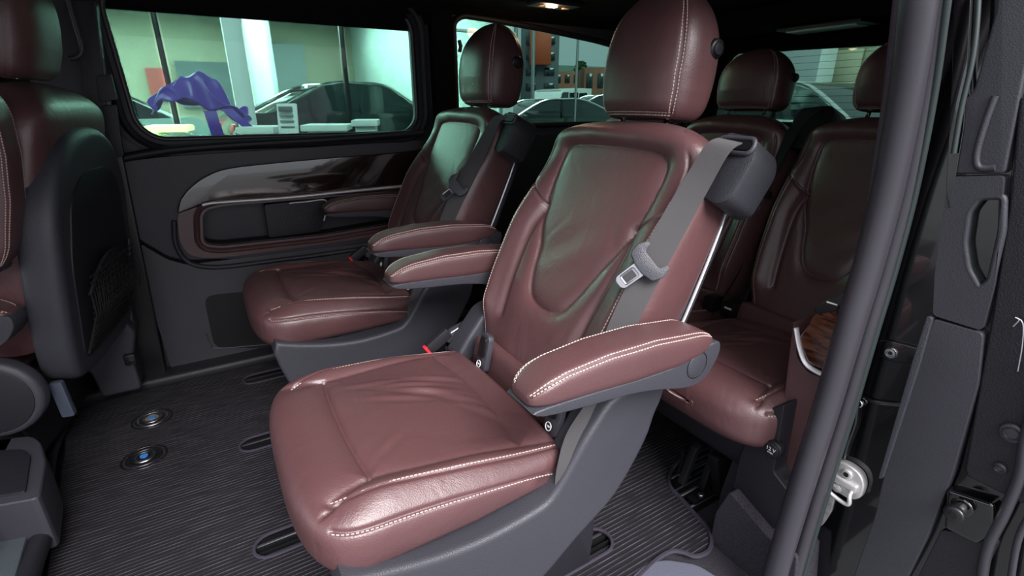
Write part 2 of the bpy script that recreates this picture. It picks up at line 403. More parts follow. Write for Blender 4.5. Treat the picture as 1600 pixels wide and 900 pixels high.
# --- far side wall: sheet with two windows
def off(poly, d):
    P = [np.array(p) for p in poly]; c = np.mean(P, 0); out = []
    for i in range(len(P)):
        t = P[(i+1) % len(P)]-P[i-1]; n = np.array([t[1], -t[0]]); n = n/(np.linalg.norm(n)+1e-9)
        out.append(tuple(P[i]+n*d))
    return out
def offo(poly, d):     # outward whatever the winding
    A = sum(poly[i-1][0]*poly[i][1]-poly[i][0]*poly[i-1][1] for i in range(len(poly)))
    return off(poly, d if A > 0 else -d)
ring_i = rnd(xz([(316, 330), (350, 322), (520, 308), (600, 302), (660, 300), (660, 345), (600, 352), (505, 368), (420, 377), (345, 385), (318, 382)], YW-.03), .045, 6)
w1 = rnd(xz([(163, -40), (176, 60), (205, 214), (640, 204), (650, 130), (648, 20), (600, -6)], YW), .05, 6)
W1 = rrect(-.20, .935, .885, 1.43, .085, 8)
W1 = [(x + (.02*(1-(z-.935)/.5) - .0 if x < .2 else 0), z) for x, z in W1]
w2pts = [(1.10, .96), (1.10, 1.405), (1.14, 1.432), (1.30, 1.425), (1.60, 1.405), (1.95, 1.372), (2.25, 1.33), (2.34, 1.28), (2.36, 1.0), (2.33, .96)]
W2 = rnd(w2pts, .04, 5)
struct(plate('wall_back', [(-2.2, -.03), (2.7, -.03), (2.7, 1.52), (-2.2, 1.52)], YW+.035, YW+.065, TRM, holes=[W1, W2]+[offo(ring_i, .004)]))
g1 = struct(plate('window_1', rrect(-.24, .90, .92, 1.46, .09, 6), YW+.066, YW+.070, TINT))
g2 = struct(plate('window_2', rrect(1.06, .93, 2.40, 1.46, .05, 6), YW+.066, YW+.070, TINT))
# window surround frame (deep, rounded)
struct(plate('trim_4', offo(W1, .062), YW+.008, YW+.035, PLD, holes=[offo(W1, .010)], ang=30))
struct(tube('trim_5', [(x, YW+.008, z) for x, z in offo(W1, .036)], .024, PLD, None, 10, True, (1, .55)))
struct(tube('trim_6', [(x, YW+.030, z) for x, z in offo(W1, .004)], .010, RUB, None, 8, True))
struct(tube('trim_7', [(x, YW+.030, z) for x, z in offo(W2, .008)], .014, PLD, None, 8, True))
# rubber hook at the rear quarter window
tube('window_latch', [(1.118, YW+.03, 1.335), (1.124, YW+.026, 1.31), (1.118, YW+.028, 1.285)], .009, BLK, g2, 8)
# pillars between the windows
struct(plate('trim_8', rnd([(.975, .0), (1.075, .0), (1.07, 1.46), (.965, 1.46)], .02), YW-.02, YW+.036, HEADL, bev=.012))
struct(plate('trim_9', rnd(xz([(118, 0), (150, 0), (172, 140), (262, 590), (215, 605), (160, 300)], YW-.02), .01), YW-.05, YW+.034, BLK, bev=.01))
# belt line ledge, upper door panel and lower door panel
ledge = xz([(178, 252), (250, 243), (300, 236), (655, 210), (672, 212), (672, 240), (500, 262), (330, 300), (205, 364)], YW)
def sec_x(name, prof, x0, x1, m, bev=0, parent=None):     # profile in (y,z) run along x
    return plate(name, prof, x0, x1, m, parent, axis='x', bev=bev, ang=40)
struct(plate('trim_10', rnd(xz([(182, 254), (253, 245), (655, 219), (668, 300), (668, 362), (410, 402), (290, 404), (262, 398), (202, 362)], YW), .012), YW-.012, YW+.036, TRM, holes=[offo(ring_i, .004)]))
struct(plate('trim_11', rnd(xz([(203, 370), (262, 404), (292, 412), (672, 366), (690, 420), (690, 640), (300, 640), (270, 580)], YW), .012), YW-.016, YW+.036, TRM, bev=.006))
struct(plate('trim_12', rnd([(.86, -.02), (2.6, -.02), (2.6, .90), (.86, .90)], .02), YW-.01, YW+.036, PLD, bev=.008))
struct(tube('trim_13', [(x, YW-.004, z) for x, z in spline(xz([(178, 250), (240, 238), (300, 231), (400, 224), (520, 217), (660, 207)], YW), 5)], .020, PLD, None, 10, False, (1, .8)))
# dark pocket low in the door panel, with a bright lower edge
pk = struct(plate('trim_14', rnd(xz([(318, 462), (470, 447), (470, 545), (335, 543)], YW-.016), .04, 5), YW-.0185, YW-.010, BLK))
tube('pocket_lip', [(x, YW-.017, z) for x, z in spline(xz([(322, 520), (330, 538), (345, 544), (465, 533)], YW-.016), 5)], .0028, PLA, pk, 6)
struct(rbox('baseboard_back', (.95, YW-.045, .012), (3.1, .11, .05), PLD, None, .02, 3))

# --- armrest pod of the far door: veneer, chrome strip, leather ring, tray, speaker
pod = empty('door_armrest_pod', (0, YW, .6)); tag(pod, 'curved door console with dark glossy veneer, chrome strip and brown leather tray surround', 'door console')
def L(o):            # parts are modelled in room coordinates
    o.location = -Vector(pod.location); return o
woodp = spline(xz([(277, 330), (282, 312), (298, 292), (322, 275), (355, 263), (420, 255), (520, 246), (600, 240), (662, 233)], YW-.03), 5)+xz([(664, 284), (620, 289)], YW-.03)+spline(xz([(560, 297), (450, 309), (345, 315), (315, 319), (300, 325), (280, 333)], YW-.03), 4)
L(plate('veneer', woodp, YW-.036, YW-.010, WOODD, pod, bev=.008, seg=3))
L(tube('veneer_edge', [(x, YW-.034, z) for x, z in spline(xz([(284, 324), (292, 306), (312, 286), (345, 268), (400, 260), (520, 250), (600, 244)], YW-.034), 5)], .0016, SAT, pod, 6))
L(tube('chrome_strip', [(x, YW-.046, z) for x, z in spline(xz([(316, 320), (328, 317), (350, 315), (450, 308), (560, 297), (664, 287)], YW-.037), 5)], 0.0085, ALU, pod, 10, False, (1, .8)))
ring_o = spline(xz([(279, 334), (278, 350), (281, 375), (290, 392), (305, 401), (340, 403), (420, 394), (520, 380), (664, 358)], YW-.03), 5)+xz([(664, 289)], YW-.03)+spline(xz([(560, 299), (450, 311), (350, 319), (316, 322), (290, 330)], YW-.03), 4)
L(plate('leather_surround', ring_o, YW-.026, YW-.006, LEAS, pod, holes=[ring_i], ang=30))
L(tube('leather_roll', [(x, YW-.024, z) for x, z in offo(ring_i, .020)], .019, LEAS, pod, 10, True, (1, .6)))
rl = [(x, YW-.036, z) for x, z in offo(ring_i, .022)]
def line_stitch(lines, parent, r=.0011, pitch=.009, m=None, name='stitching', nrm=(0, -1, 0)):
    parts = []
    for ln in lines:
        ln = np.array(ln, float); seg = np.linalg.norm(np.diff(ln, axis=0), axis=1); S = np.concatenate([[0], np.cumsum(seg)]); k = max(1, int(S[-1]/pitch))
        s = np.linspace(0, S[-1], k+1); Q = np.stack([np.interp(s, S, ln[:, a]) for a in range(3)], -1)
        for p, q in zip(Q[:-1], Q[1:]):
            d = q-p; l = np.linalg.norm(d)+1e-9; d = d/l; n = np.array(nrm, float); w = np.cross(d, n); w /= np.linalg.norm(w)+1e-9
            parts.append(box_vf((p+q)/2, (l*.66, r*2, r*2), np.stack([d, w, np.cross(w, d)], 1)))
    V, F = join_vf(parts); return stuff(pyd(name, V, F, m or mat('tan_thread', (150, 128, 118), .7), parent, False))
L(line_stitch([rl, [(x, YW-.0352, z) for x, z in offo(ring_i, .028)]], pod))
L(plate('tray', offo(ring_i, .004), YW+.070, YW+.074, TRM, pod))
L(plate('tray_wall', offo(ring_i, .004), YW-.01, YW+.071, PLD, pod, holes=[offo(ring_i, -.004)]))
spk = rnd(xz([(412, 320), (508, 309), (512, 325), (500, 362), (420, 372)], YW+.005), .014, 4)
sp = L(plate('speaker_grille', spk, YW+.002, YW+.04, PLD, pod, bev=.004))
V = []
for rr in np.linspace(.012, .052, 5):
    cxz = (.315, .593); V.append(tube_vf([(cxz[0]+rr*1.15*math.cos(a*math.pi/14), YW+.001, cxz[1]+rr*math.sin(a*math.pi/14)) for a in range(28)], .0016, 5, True))
Vv, Ff = join_vf(V); pyd('grille_ring', Vv, Ff, TRM, sp)
tube('chrome_corner', [(x, YW-.002, z) for x, z in spline(xz([(452, 318), (458, 317), (480, 315), (505, 312), (511, 317), (511, 326), (506, 345)], YW-.002), 5)], .0032, ALU, sp, 8)
for h in (320, 330, 340): pass
L(tube('lower_lip', [(x, YW-.022, z) for x, z in spline(xz([(272, 345), (274, 378), (286, 402), (306, 414), (345, 417), (420, 408), (520, 395), (668, 372)], YW-.022), 5)], .013, TRM, pod, 10, False, (1, .7)))
# ledge leather pad towards the far chair
# --- ceiling and headliner
struct(plate('ceiling', [(-2.2, .40), (2.75, .40), (2.75, 2.40), (-2.2, 2.40)], 1.47, 1.50, HEADL, axis='z'))
struct(plate('trim_15', [(2.36, 1.36), (2.36, 1.50), (2.16, 1.50), (2.24, 1.455), (2.29, 1.44)], -.35, 1.05, HEADL, axis='x'))
struct(plate('trim_16', [(2.36, 1.43), (2.36, 1.50), (2.16, 1.50), (2.24, 1.475), (2.29, 1.455)], 1.05, 2.7, HEADL, axis='x'))
# far wall quarter: roof rail dropping towards the rear
# --- tailgate wall with window
XR = 2.6
rw = rnd([(.62, .97), (2.05, .97), (1.98, 1.32), (.70, 1.28)], .05, 5)
struct(plate('wall_right', [(.40, -.03), (2.36, -.03), (2.36, 1.5), (.40, 1.5)], XR, XR+.04, HEADL, holes=[rw], axis='x'))
g3 = struct(plate('window_3', [(.55, .92), (2.12, .92), (2.05, 1.38), (.6, 1.35)], XR+.041, XR+.045, TINT, axis='x'))
hv = []
for k in range(11):
    z = 1.0+k*.031; hv.append(tube_vf([(XR+.04, .60, z), (XR+.04, 2.08, z)], .0008, 4))
Vv, Ff = join_vf(hv); pyd('heating_wires', Vv, Ff, DMET, g3)
# --- near side body shell behind the opening, and roof edge above it
struct(plate('wall_front', [(1.07, -.03), (2.7, -.03), (2.7, 1.5), (1.10, 1.5)], .40, .43, PLD))
struct(plate('wall_left', [(-2.2, -.4), (-.62, -.4), (-.62, 1.5), (-2.2, 1.5)], .36, .43, GLO, holes=[rrect(-1.9, .85, -.75, 1.35, .08)]))

# ================================================================== SEATS
def spol(l): return [tuple(p) for p in l]
# ---- backrest in its own frame: x' rearward, y across, z' up the back (s)
BS = .685
def back_grid():
    M = 230; NF = 190; NB = 26
    u = np.linspace(0, 1, M); s = BS*(.985*u+.015*np.sin(u*math.pi/2)); s = np.where(u > .9, BS*(.9+.1*np.sin((u-.9)/.1*math.pi/2)), BS*u); s = np.sort(s)
    ws = np.interp(s, [0, .05, .12, .22, .33, .42, .50, .55, .60, .70], [.225, .245, .262, .275, .280, .279, .276, .272, .268, .264])
    ws = np.convolve(np.pad(ws, 8, 'edge'), np.ones(17)/17, 'valid')
    k = np.clip((s-.545)/(BS-.545), 0, .9995); ws = ws*(1-k**3.0)**(1/2.6)
    kd = np.clip((s-(BS-.07))/.07, 0, .999); fd = np.sqrt(1-kd**2)
    kb = np.clip((.035-s)/.035, 0, .98); fd = fd*np.sqrt(1-kb**2)
    ph = np.concatenate([np.linspace(-1, 1, NF), np.linspace(1, -1, NB+2)[1:-1]]); front = np.arange(len(ph)) < NF
    q = np.sin(ph*math.pi/2)
    y = ws[:, None]*q[None]; e = (1-np.abs(q)**3.2)
    D = np.where(front, .062*e**(1/3.2), -.088*(1-np.abs(q)**7)**(1/7))
    d = fd[:, None]*D[None]-.062
    S = np.repeat(s[:, None], len(ph), 1)
    aq = np.abs(q)[None]; fr = front[None]
    bol = .036*(sm(.03, .14, s)*(1-sm(.34, .57, s)))[:, None]*np.exp(-((aq-.87)/.17)**2)
    top = .016*np.exp(-((S-.625)/.035)**2)*(1-.2*aq)
    lum = .012*np.exp(-((S-.2)/.12)**2)*(1-aq**2)
    P2 = np.stack([y, S], -1)
    half = [(0, .178), (.035, .182), (.07, .20), (.098, .25), (.122, .315), (.15, .375), (.168, .425), (.178, .48), (.182, .545), (.178, .575), (.163, .592), (.12, .600), (0, .604)]
    sh = spline(half+[(-a, b_) for a, b_ in half[::-1]][1:-1], 4, True)
    dd = segdist(P2, sh+[sh[0]]); ins = inside(P2, sh)
    puff = np.where(ins, .010*(1-np.exp(-dd/.016))-.004, .018*(1-np.exp(-dd/.020)))-.010
    lines = []
    for sg in (-1, 1):
        lines.append([(sg*.168, .428), (sg*.20, .445), (sg*.262, .488)])
        cr = spline([(sg*.166, .425), (sg*.175, .37), (sg*.172, .30), (sg*.160, .20), (sg*.15, .12)], 6)
        dc = segdist(P2, cr); fade = 1
        puff = puff-.009*np.exp(-(dc/.012)**2)*fr
    for l in lines: puff = puff-.006*np.exp(-(segdist(P2, spline(l, 6))/.004)**2)
    fade = sm(0, .05, S)*(1-sm(BS-.05, BS-.012, S))*(1-np.abs(q[None])**14)
    # soft creases across the insert and pull marks at the lower right
    wr = .0022*np.sin(S*46+3*np.sin(y*14))*np.exp(-((S-.33)/.07)**2)*ins
    for (a, b_, c, dl) in ((-.12, .40, 1.1, .06), (.09, .37, -.9, .05), (-.17, .16, 1.3, .05), (.10, .62, .3, .05), (-.04, .63, .3, .04)):
        uu = (y-a)*math.cos(c)+(S-b_)*math.sin(c); vv = -(y-a)*math.sin(c)+(S-b_)*math.cos(c)
        wr = wr-.0014*np.exp(-(uu/dl)**2-(vv/.010)**2)
    d = d+np.where(fr, (bol+top+lum+(puff+wr)*fade)*fd[:, None], 0)
    G = np.stack([-d, y, S], -1)
    # stitched side seams
    N3 = gnorm(G); jl = int(np.argmin(np.abs(q[:NF]+.87))); jr = NF-1-jl
    i0, i1 = np.searchsorted(s, .02), np.searchsorted(s, .50)
    side = [G[i0:i1, j].copy() for j in (jl, jr)]
    it0 = np.searchsorted(s, .50); sd2 = [G[it0:np.searchsorted(s, .66), j].copy() for j in (jl, jr)]
    for l in side+sd2:
        dd = segdist(G, smooth_line(l[::6])); G = G-N3*(.0045*np.exp(-(dd/.0045)**2))[..., None]
    N3 = gnorm(G)
    st = [G[i0:i1, jl+3], G[i0:i1, jr-3]]
    ctr = side
    return G, N3, st
# ---- cushion in chair coordinates (front of the seat at x=0)
CL = .52
def cushion_grid():
    M = 220; NF = 200; NB = 24
    u = np.linspace(0, 1, M); x = np.where(u < .35, .13*(1-np.cos(u/.35*math.pi/2)), .13+(u-.35)/.65*(CL-.13)); x[0] = .0003
    w = np.interp(x, [0, .13, .3, CL], [.282, .285, .283, .266])
    kf = np.clip((.13-x)/.13, 0, .9995); wf = (1-kf**3.2)**(1/3.2); hf = (1-np.clip((.11-x)/.11, 0, .9995)**2.5)**(1/2.5)
    kb = np.clip((x-(CL-.03))/.03, 0, .98); hb = np.sqrt(1-kb**2)
    w = w*wf
    ph = np.concatenate([np.linspace(-1, 1, NF), np.linspace(1, -1, NB+2)[1:-1]]); front = np.arange(len(ph)) < NF; q = np.sin(ph*math.pi/2)
    e = (1-np.abs(q)**3.6)**(1/3.6)
    zt = .452-.085*x; zm = .372-.02*x; zb = .293+0*x
    y = w[:, None]*q[None]; X = np.repeat(x[:, None], len(ph), 1)
    h = hf*hb
    Z = np.where(front[None], zm[:, None]+((zt-zm)*h)[:, None]*e[None], zm[:, None]-((zm-zb)*h)[:, None]*e[None])
    fr = front[None]; P2 = np.stack([X, y], -1); ay = np.abs(y)
    bol = .020*np.exp(-((ay-.235)/.042)**2)*(sm(.05, .16, X)*(1-.6*sm(.30, .50, X)))
    ctr = .006*(1-(y/.2)**2).clip(0, 1)*sm(.02, .12, X)
    seams = []
    d = bol+ctr
    box = [(.135, -.188), (.25, -.205), (.50, -.232)]
    insl = [spline([(.062, sg*.207), (.135, sg*.190), (.25, sg*.203), (.38, sg*.219), (.50, sg*.232)], 8) for sg in (-1, 1)]
    tf = spline([(.137, -.19), (.128, -.1), (.126, 0), (.128, .1), (.137, .19)], 6); tb = spline([(.425, -.222), (.440, -.1), (.442, 0), (.440, .1), (.425, .222)], 6)
    allp = np.minimum.reduce([segdist(P2, l) for l in insl+[tf, tb]])
    d = d+.012*(1-np.exp(-allp/.016))-.010
    for l in (tf,): d = d-.003*np.exp(-(segdist(P2, l)/.003)**2)
    rnd_ = [(.33, .03, -.55, .085, .011, .0036), (.30, .075, -.35, .075, .010, .0032), (.36, -.005, -.75, .08, .012, .0036), (.27, .02, -.4, .06, .010, .0024), (.38, .07, -.5, .06, .012, .0028), (.24, .11, -.15, .06, .010, .002), (.19, -.13, .7, .04, .01, .0015), (.41, -.10, -1.0, .06, .014, .0024)]
    for (a, b_, c, dl, wd, am) in rnd_:
        uu = (X-a)*math.cos(c)+(y-b_)*math.sin(c); vv = -(X-a)*math.sin(c)+(y-b_)*math.cos(c)+.25*uu*uu
        d = d+am*np.exp(-(uu/dl)**2)*(np.exp(-((vv-wd)/wd)**2)-np.exp(-((vv+wd*.3)/wd)**2))
    Z = Z+np.where(fr, d*h[:, None]*(1-np.abs(q[None])**10), 0)
    # bulge of the side cheeks and slack in the leather
    G = np.stack([X, y, Z], -1)
    N3 = gnorm(G); b = BVHTree.FromPolygons([Vector(p) for p in G.reshape(-1, 3)], [(i*len(q)+j, i*len(q)+(j+1) % len(q), (i+1)*len(q)+(j+1) % len(q), (i+1)*len(q)+j) for i in range(M-1) for j in range(len(q))])
    def cast(pts, dr, back=.5):
        out = []
        dr = Vector(dr).normalized()
        for p in pts:
            r = b.ray_cast(Vector(p)-dr*back, dr)
            if r[0]: out.append(np.array(r[0]))
        return out
    ln = {}
    st = []
    for sg in (-1, 1):
        top = cast([(a, b_, .5) for a, b_ in spline([(.062, sg*.212), (.10, sg*.222), (.18, sg*.232), (.30, sg*.243), (.40, sg*.247), (.50, sg*.247)], 8)], (0, 0, -1))
        sidel = cast([(a, sg*.2, c) for a, c in spline([(.060, .414), (.09, .412), (.18, .408), (.30, .395), (.42, .372), (.50, .352)], 8)], (.12, -sg, 0))
        cor = cast([(.135, sg*.190, .5), (.10, sg*.203, .5), (.075, sg*.213, .5), (.055, sg*.228, .5), (.045, sg*.238, .5)], (0, 0, -1))+cast([(.052, sg*.20, c) for c in (.43, .41, .38, .35, .325, .305)], (.42, -sg*.9, 0))
        ln[sg] = (top, sidel, cor)
        for l, dp, wd in ((top, .004, .004), (sidel, .005, .0045), (cor, .007, .0055)):
            if len(l) > 1: G = G-N3*(dp*np.exp(-(segdist(G, smooth_line(l))/wd)**2))[..., None]
        st.append((top, .0045)); st.append((sidel, -.004))
    N3 = gnorm(G); Pf = G.reshape(-1, 3); Nf = N3.reshape(-1, 3); out = []
    for l, o in st:
        l = smooth_line(l); t = np.gradient(l, axis=0)
        ids = [int(np.argmin(((Pf-q_)**2).sum(1))) for q_ in l]; n = Nf[ids]; wv = np.cross(t, n); wv /= np.linalg.norm(wv, axis=1, keepdims=True)+1e-9
        wv = wv*np.sign(wv[:, 2:3].mean()*1.0 or 1)
        l2 = l+wv*o; ids = [int(np.argmin(((Pf-q_)**2).sum(1))) for q_ in l2]
        out.append(smooth_line(l2+Nf[ids]*((Pf[ids]-l2)*Nf[ids]).sum(1, keepdims=True), 14))
    return G, N3, out
# ---- headrest: origin under its centre
def head_grid(H=.29, Wd=.138, Dp=.084):
    M = 90; N = 96
    u = np.linspace(0, 1, M); h = H*(.5-.5*np.cos(u*math.pi)); h[0] = .0004; h[-1] = H-.0003
    k = np.clip((h-.11)/(H-.11), 0, 1); w = np.interp(h, [0, .06, .12, H], [Wd*.93, Wd*.99, Wd, Wd])*(1-k**2.25)**(1/2.1)
    kb = np.clip((.040-h)/.040, 0, 1); w = w*(1-.16*(1-np.sqrt(1-kb**2)))
    kd = np.clip((h-.13)/(H-.13), 0, 1); dp = Dp*(1-kd**2.3)**(1/2.0)*np.interp(h, [0, .09, .2, H], [.84, 1, .98, .9])
    dp = dp*(1-.42*(1-np.sqrt(1-kb**2)))
    cx = .012*(h/H)**2+.006*np.cos(h/H*3)
    th = np.linspace(0, 2*math.pi, N, endpoint=False)   # th=0 -> +y, pi/2 -> front(-x)
    c, s = np.cos(th), np.sin(th); pw = 2/3.0
    Y = w[:, None]*(np.sign(c)*np.abs(c)**pw)[None]; X = cx[:, None]-dp[:, None]*(np.sign(s)*np.abs(s)**pw)[None]
    G = np.stack([X, Y, np.repeat(h[:, None], N, 1)], -1)
    # flat underside closing
    N3 = gnorm(G)
    ja, jb = 10, N//2-10
    i0 = 10; l1 = G[i0:-3, ja]; l2 = G[i0:-3, jb]
    loopf = np.concatenate([l1, l2[::-1]]); bot = G[i0, ja:jb+1]
    i9 = M-12; 
    seam = [smooth_line(l1), smooth_line(l2), smooth_line(bot)]
    for l in seam: G = G-N3*(.0035*np.exp(-(segdist(G, l[::2])/.0035)**2))[..., None]
    # quieter seam on the sides
    for j in (2, N//2-2):
        pass
    js = [N-6, N//2+6]; sides = [smooth_line(G[6:-18, j]) for j in js]
    for l in sides: G = G-N3*(.0016*np.exp(-(segdist(G, l[::2])/.0025)**2))[..., None]
    N3 = gnorm(G)
    st = [G[i0+2:-3, ja+1], G[i0+2:-3, jb-1], G[i0+1, ja:jb+1], G[i0:-3, ja-1], G[i0:-3, jb+1], G[i0-2, ja:jb+1]]
    return G, N3, st
BG, BN, BST = back_grid(); CG, CN, CST = cushion_grid(); HG, HN, HST = head_grid()
PROT = {}
def part_mesh(key, name, G, m, parent):
    if key in PROT:
        o = bpy.data.objects.new(name, PROT[key]); COL.objects.link(o); o.parent = parent; return o
    o = grid_mesh(name, G, m, parent); PROT[key] = o.data; return o
def part_st(key, lines, G, N, parent, r=.0008):
    if key in PROT:
        o = bpy.data.objects.new('stitching', PROT[key]); COL.objects.link(o); o.parent = parent; return stuff(o)
    o = stitches(lines, G, N, parent, r); PROT[key] = o.data; return o

def make_arm(parent, sg, yc, x0=.335, x1=.765):
    """armrest: leather pad lofted along x over a plastic underside, sg = outer side"""
    xs = np.concatenate([x0+.05*(1-np.cos(np.linspace(0.02, math.pi/2, 12))), np.linspace(x0+.05, x1-.06, 26)[1:], x1-.06+.06*np.sin(np.linspace(0, math.pi/2*.97, 10))[1:]])
    L_ = x1-x0; N = 40
    tz = np.interp((xs-x0)/L_, [0, .06, .15, .35, .6, .85, 1], [.640, .650, .660, .669, .668, .655, .643]); bz = np.interp((xs-x0)/L_, [0, .1, .25, .5, .75, 1], [.607, .603, .598, .590, .588, .605])
    f = np.sqrt(1-np.clip((x0+.05-xs)/.05, 0, .999)**2.4); fe = np.sqrt(1-np.clip((xs-(x1-.06))/.06, 0, .97)**2)
    wf = .046*np.interp((xs-x0)/L_, [0, .1, .5, 1], [.90, .95, 1, .96])
    G = []
    for x, t, b_, a, e in zip(xs, tz, bz, f, fe):
        r = []; zc = (t+b_)/2; hh = (t-b_)/2
        w = wf[len(G)]*(.55+.45*a)*(.45+.55*e)
        hh2 = hh*(.35+.65*a)*(.3+.7*e); zc2 = b_+hh2+.004*(1-a)
        for k in range(N):
            th = 2*math.pi*k/N; c, s = math.cos(th), math.sin(th)
            r.append((x, yc+w*math.copysign(abs(c)**(2/4.2), c), zc2+hh2*math.copysign(abs(s)**(2/3.4), s)))
        G.append(r)
    G = np.array(G); N3 = gnorm(G); ls = []
    for j in (5, N//2-5):
        l = smooth_line(G[2:-2, j]); ls.append(l)
    for l in ls: G = G-N3*(.0022*np.exp(-(segdist(G, l)/.003)**2))[..., None]
    N3 = gnorm(G)
    arm = grid_mesh('armrest', G, LEAS, parent)
    st = [G[2:-2, j] for j in (6, N//2-6)]+[G[2:-2, 4] if sg > 0 else G[2:-2, N//2-4]]
    stitches([G[2:-2, 6], G[2:-2, N//2-6], G[3:-3, 4], G[3:-3, N//2-4]], G, N3, arm, .0008, pitch=.0065)
    # underside
    prof = [(x0+.004, .608), (x0+.02, .594), (x0+.10, .584), (x0+.20, .575), (x0+.27, .562), (x0+.33, .546), (x0+.37, .540), (x0+.405, .550), (x0+.43, .580), (x0+.437, .604), (x0+.425, .622), (x0+.37, .612), (x0+.30, .598), (x0+.2, .600), (x0+.1, .606)]
    und = plate('armrest_base', spline(prof, 3, True), yc-.041, yc+.041, PLA, arm, bev=.010, seg=3)
    cyl('hinge_cap', (x0+.372, yc+sg*.036, .585), (x0+.372, yc+sg*.0418, .585), .024, PLA, und, 28, bev=.002)
    tube('hinge_groove', [(x0+.372+.027*math.cos(a*math.pi/14), yc+sg*.0408, .585+.027*math.sin(a*math.pi/14)) for a in range(28)], .0012, BLK, und, 5, True)
    return arm

def seat(name, loc, rec=26, label='', group=None, arms=True, shell=True, belt=-1, guide=True, posts=True, dark=False, leather=None, backbase=(.54, .42), captain=True):
    root = empty(name, loc); tag(root, label, 'chair', group)
    a = math.radians(rec)
    cu = part_mesh('cushion', 'seat_cushion', CG, LEA, root); part_st('cushion_st', CST, CG, CN, cu); cu.location = (-.014, 0, 0)
    bk = part_mesh('back', 'backrest', BG, LEA, root); part_st('back_st', BST, BG, BN, bk)
    bk.location = (backbase[0], 0, backbase[1]); bk.rotation_euler = (0, a, 0)
    hr = part_mesh('head', 'headrest', HG, LEAS, root); part_st('head_st', HST, HG, HN, hr)
    T = lambda s, y, d: (backbase[0]+s*math.sin(a)-d*math.cos(a), y, backbase[1]+s*math.cos(a)+d*math.sin(a))
    hp = T(.700, 0, -.072); hr.location = hp; hr.rotation_euler = (0, math.radians(rec*.30), 0)
    # pivot knobs on both sides of the headrest
    for sg in (-1, 1):
        k = cyl('headrest_button', (.030, sg*.118, .155), (.030, sg*.1405, .152), .021, BLK, hr, 28, bev=.006)
        cyl('button_face', (.030, sg*.139, .152), (.030, sg*.1425, .152), .012, PLD, k, 24, bev=.001)
    for sg in (-1, 1):
        p0 = T(.60, sg*.072, -.066); p1 = (hp[0]+.006, sg*.072, hp[2]+.03)
        tube('headrest_post', [p0, T(.68, sg*.072, -.064), p1], .0065, CHR, root, 12)
    lp = rbox('lower_back_panel', (0, 0, 0), (.10, .41, .12), LEAS, root, .03, 4, (math.radians(10), 'Y')); lp.location = (backbase[0]+.025, 0, backbase[1]-.025)
    return root, T, bk, cu

def captain_shell(root, T):
    top = [(.04, .356), (.105, .335), (.20, .312), (.30, .303), (.40, .312), (.438, .326), (.475, .372), (.512, .427), (.545, .468), (.575, .50), (.62, .515), (.68, .525)]
    low = [(.735, .50), (.722, .455), (.708, .425), (.685, .36), (.612, .254), (.51, .185), (.42, .12), (.33, .085), (.22, .075), (.13, .10), (.075, .17), (.045, .25), (.03, .32)]
    poly = spline(top, 3)+spline(low, 3)
    sh = None
    for sg in (-1, 1):
        o = plate('side_shell', poly, sg*.222, sg*.302, PLA, root, bev=.036, seg=5, ang=60)
        # inner raised band following the upper edge
        band = spline([(x, z) for x, z in top[:-2]], 4)
        bl = [(x+.028, z-.055) if i > len(band)*.55 else (x+.006, z-.045) for i, (x, z) in enumerate(band)]
    # pedestal under the seat and rear closing panel
    ped = plate('pedestal', spline([(.05, .32), (.06, .22), (.12, .13), (.13, .03), (.16, .012), (.56, .012), (.60, .03), (.61, .2), (.64, .36), (.6, .40), (.4, .33), (.2, .32)], 3, True), -.245, .245, PLD, root, bev=.01, seg=2, ang=50)
    for y in (-.21, .21):
        rbox('rail_foot', (.34, y, .012), (.50, .034, .05), DMET, root, .006, 2)
        cyl('foot_bolt', (.60, y, .028), (.60, y+.02, .028), .012, SAT, root, 16)
    # plastic back of the backrest with a pale edge
    aS = [T(s, 0, -.128) for s in (0, .66)]
    b = plate('back_shell', rnd([(-.255, -.02), (.255, -.02), (.270, .3), (.262, .5), (.22, .655), (-.22, .655), (-.262, .5), (-.270, .3)], .05, 5), .138, .166, PLA, root, axis='x', bev=.010, seg=3, ang=50)
    # plate() with axis x gives (t, a, b): a = y, b = s
    b.location = (.54, 0, .42); b.rotation_euler = (0, math.radians(REC), 0)
    for sg in (-1, 1): tube('edge_strip', [(.140, sg*y, s_) for y, s_ in spline([(.262, .02), (.272, .15), (.275, .3), (.266, .5), (.250, .58)], 5)], .0032, ALU, b, 6)
    return ped
REC = 26
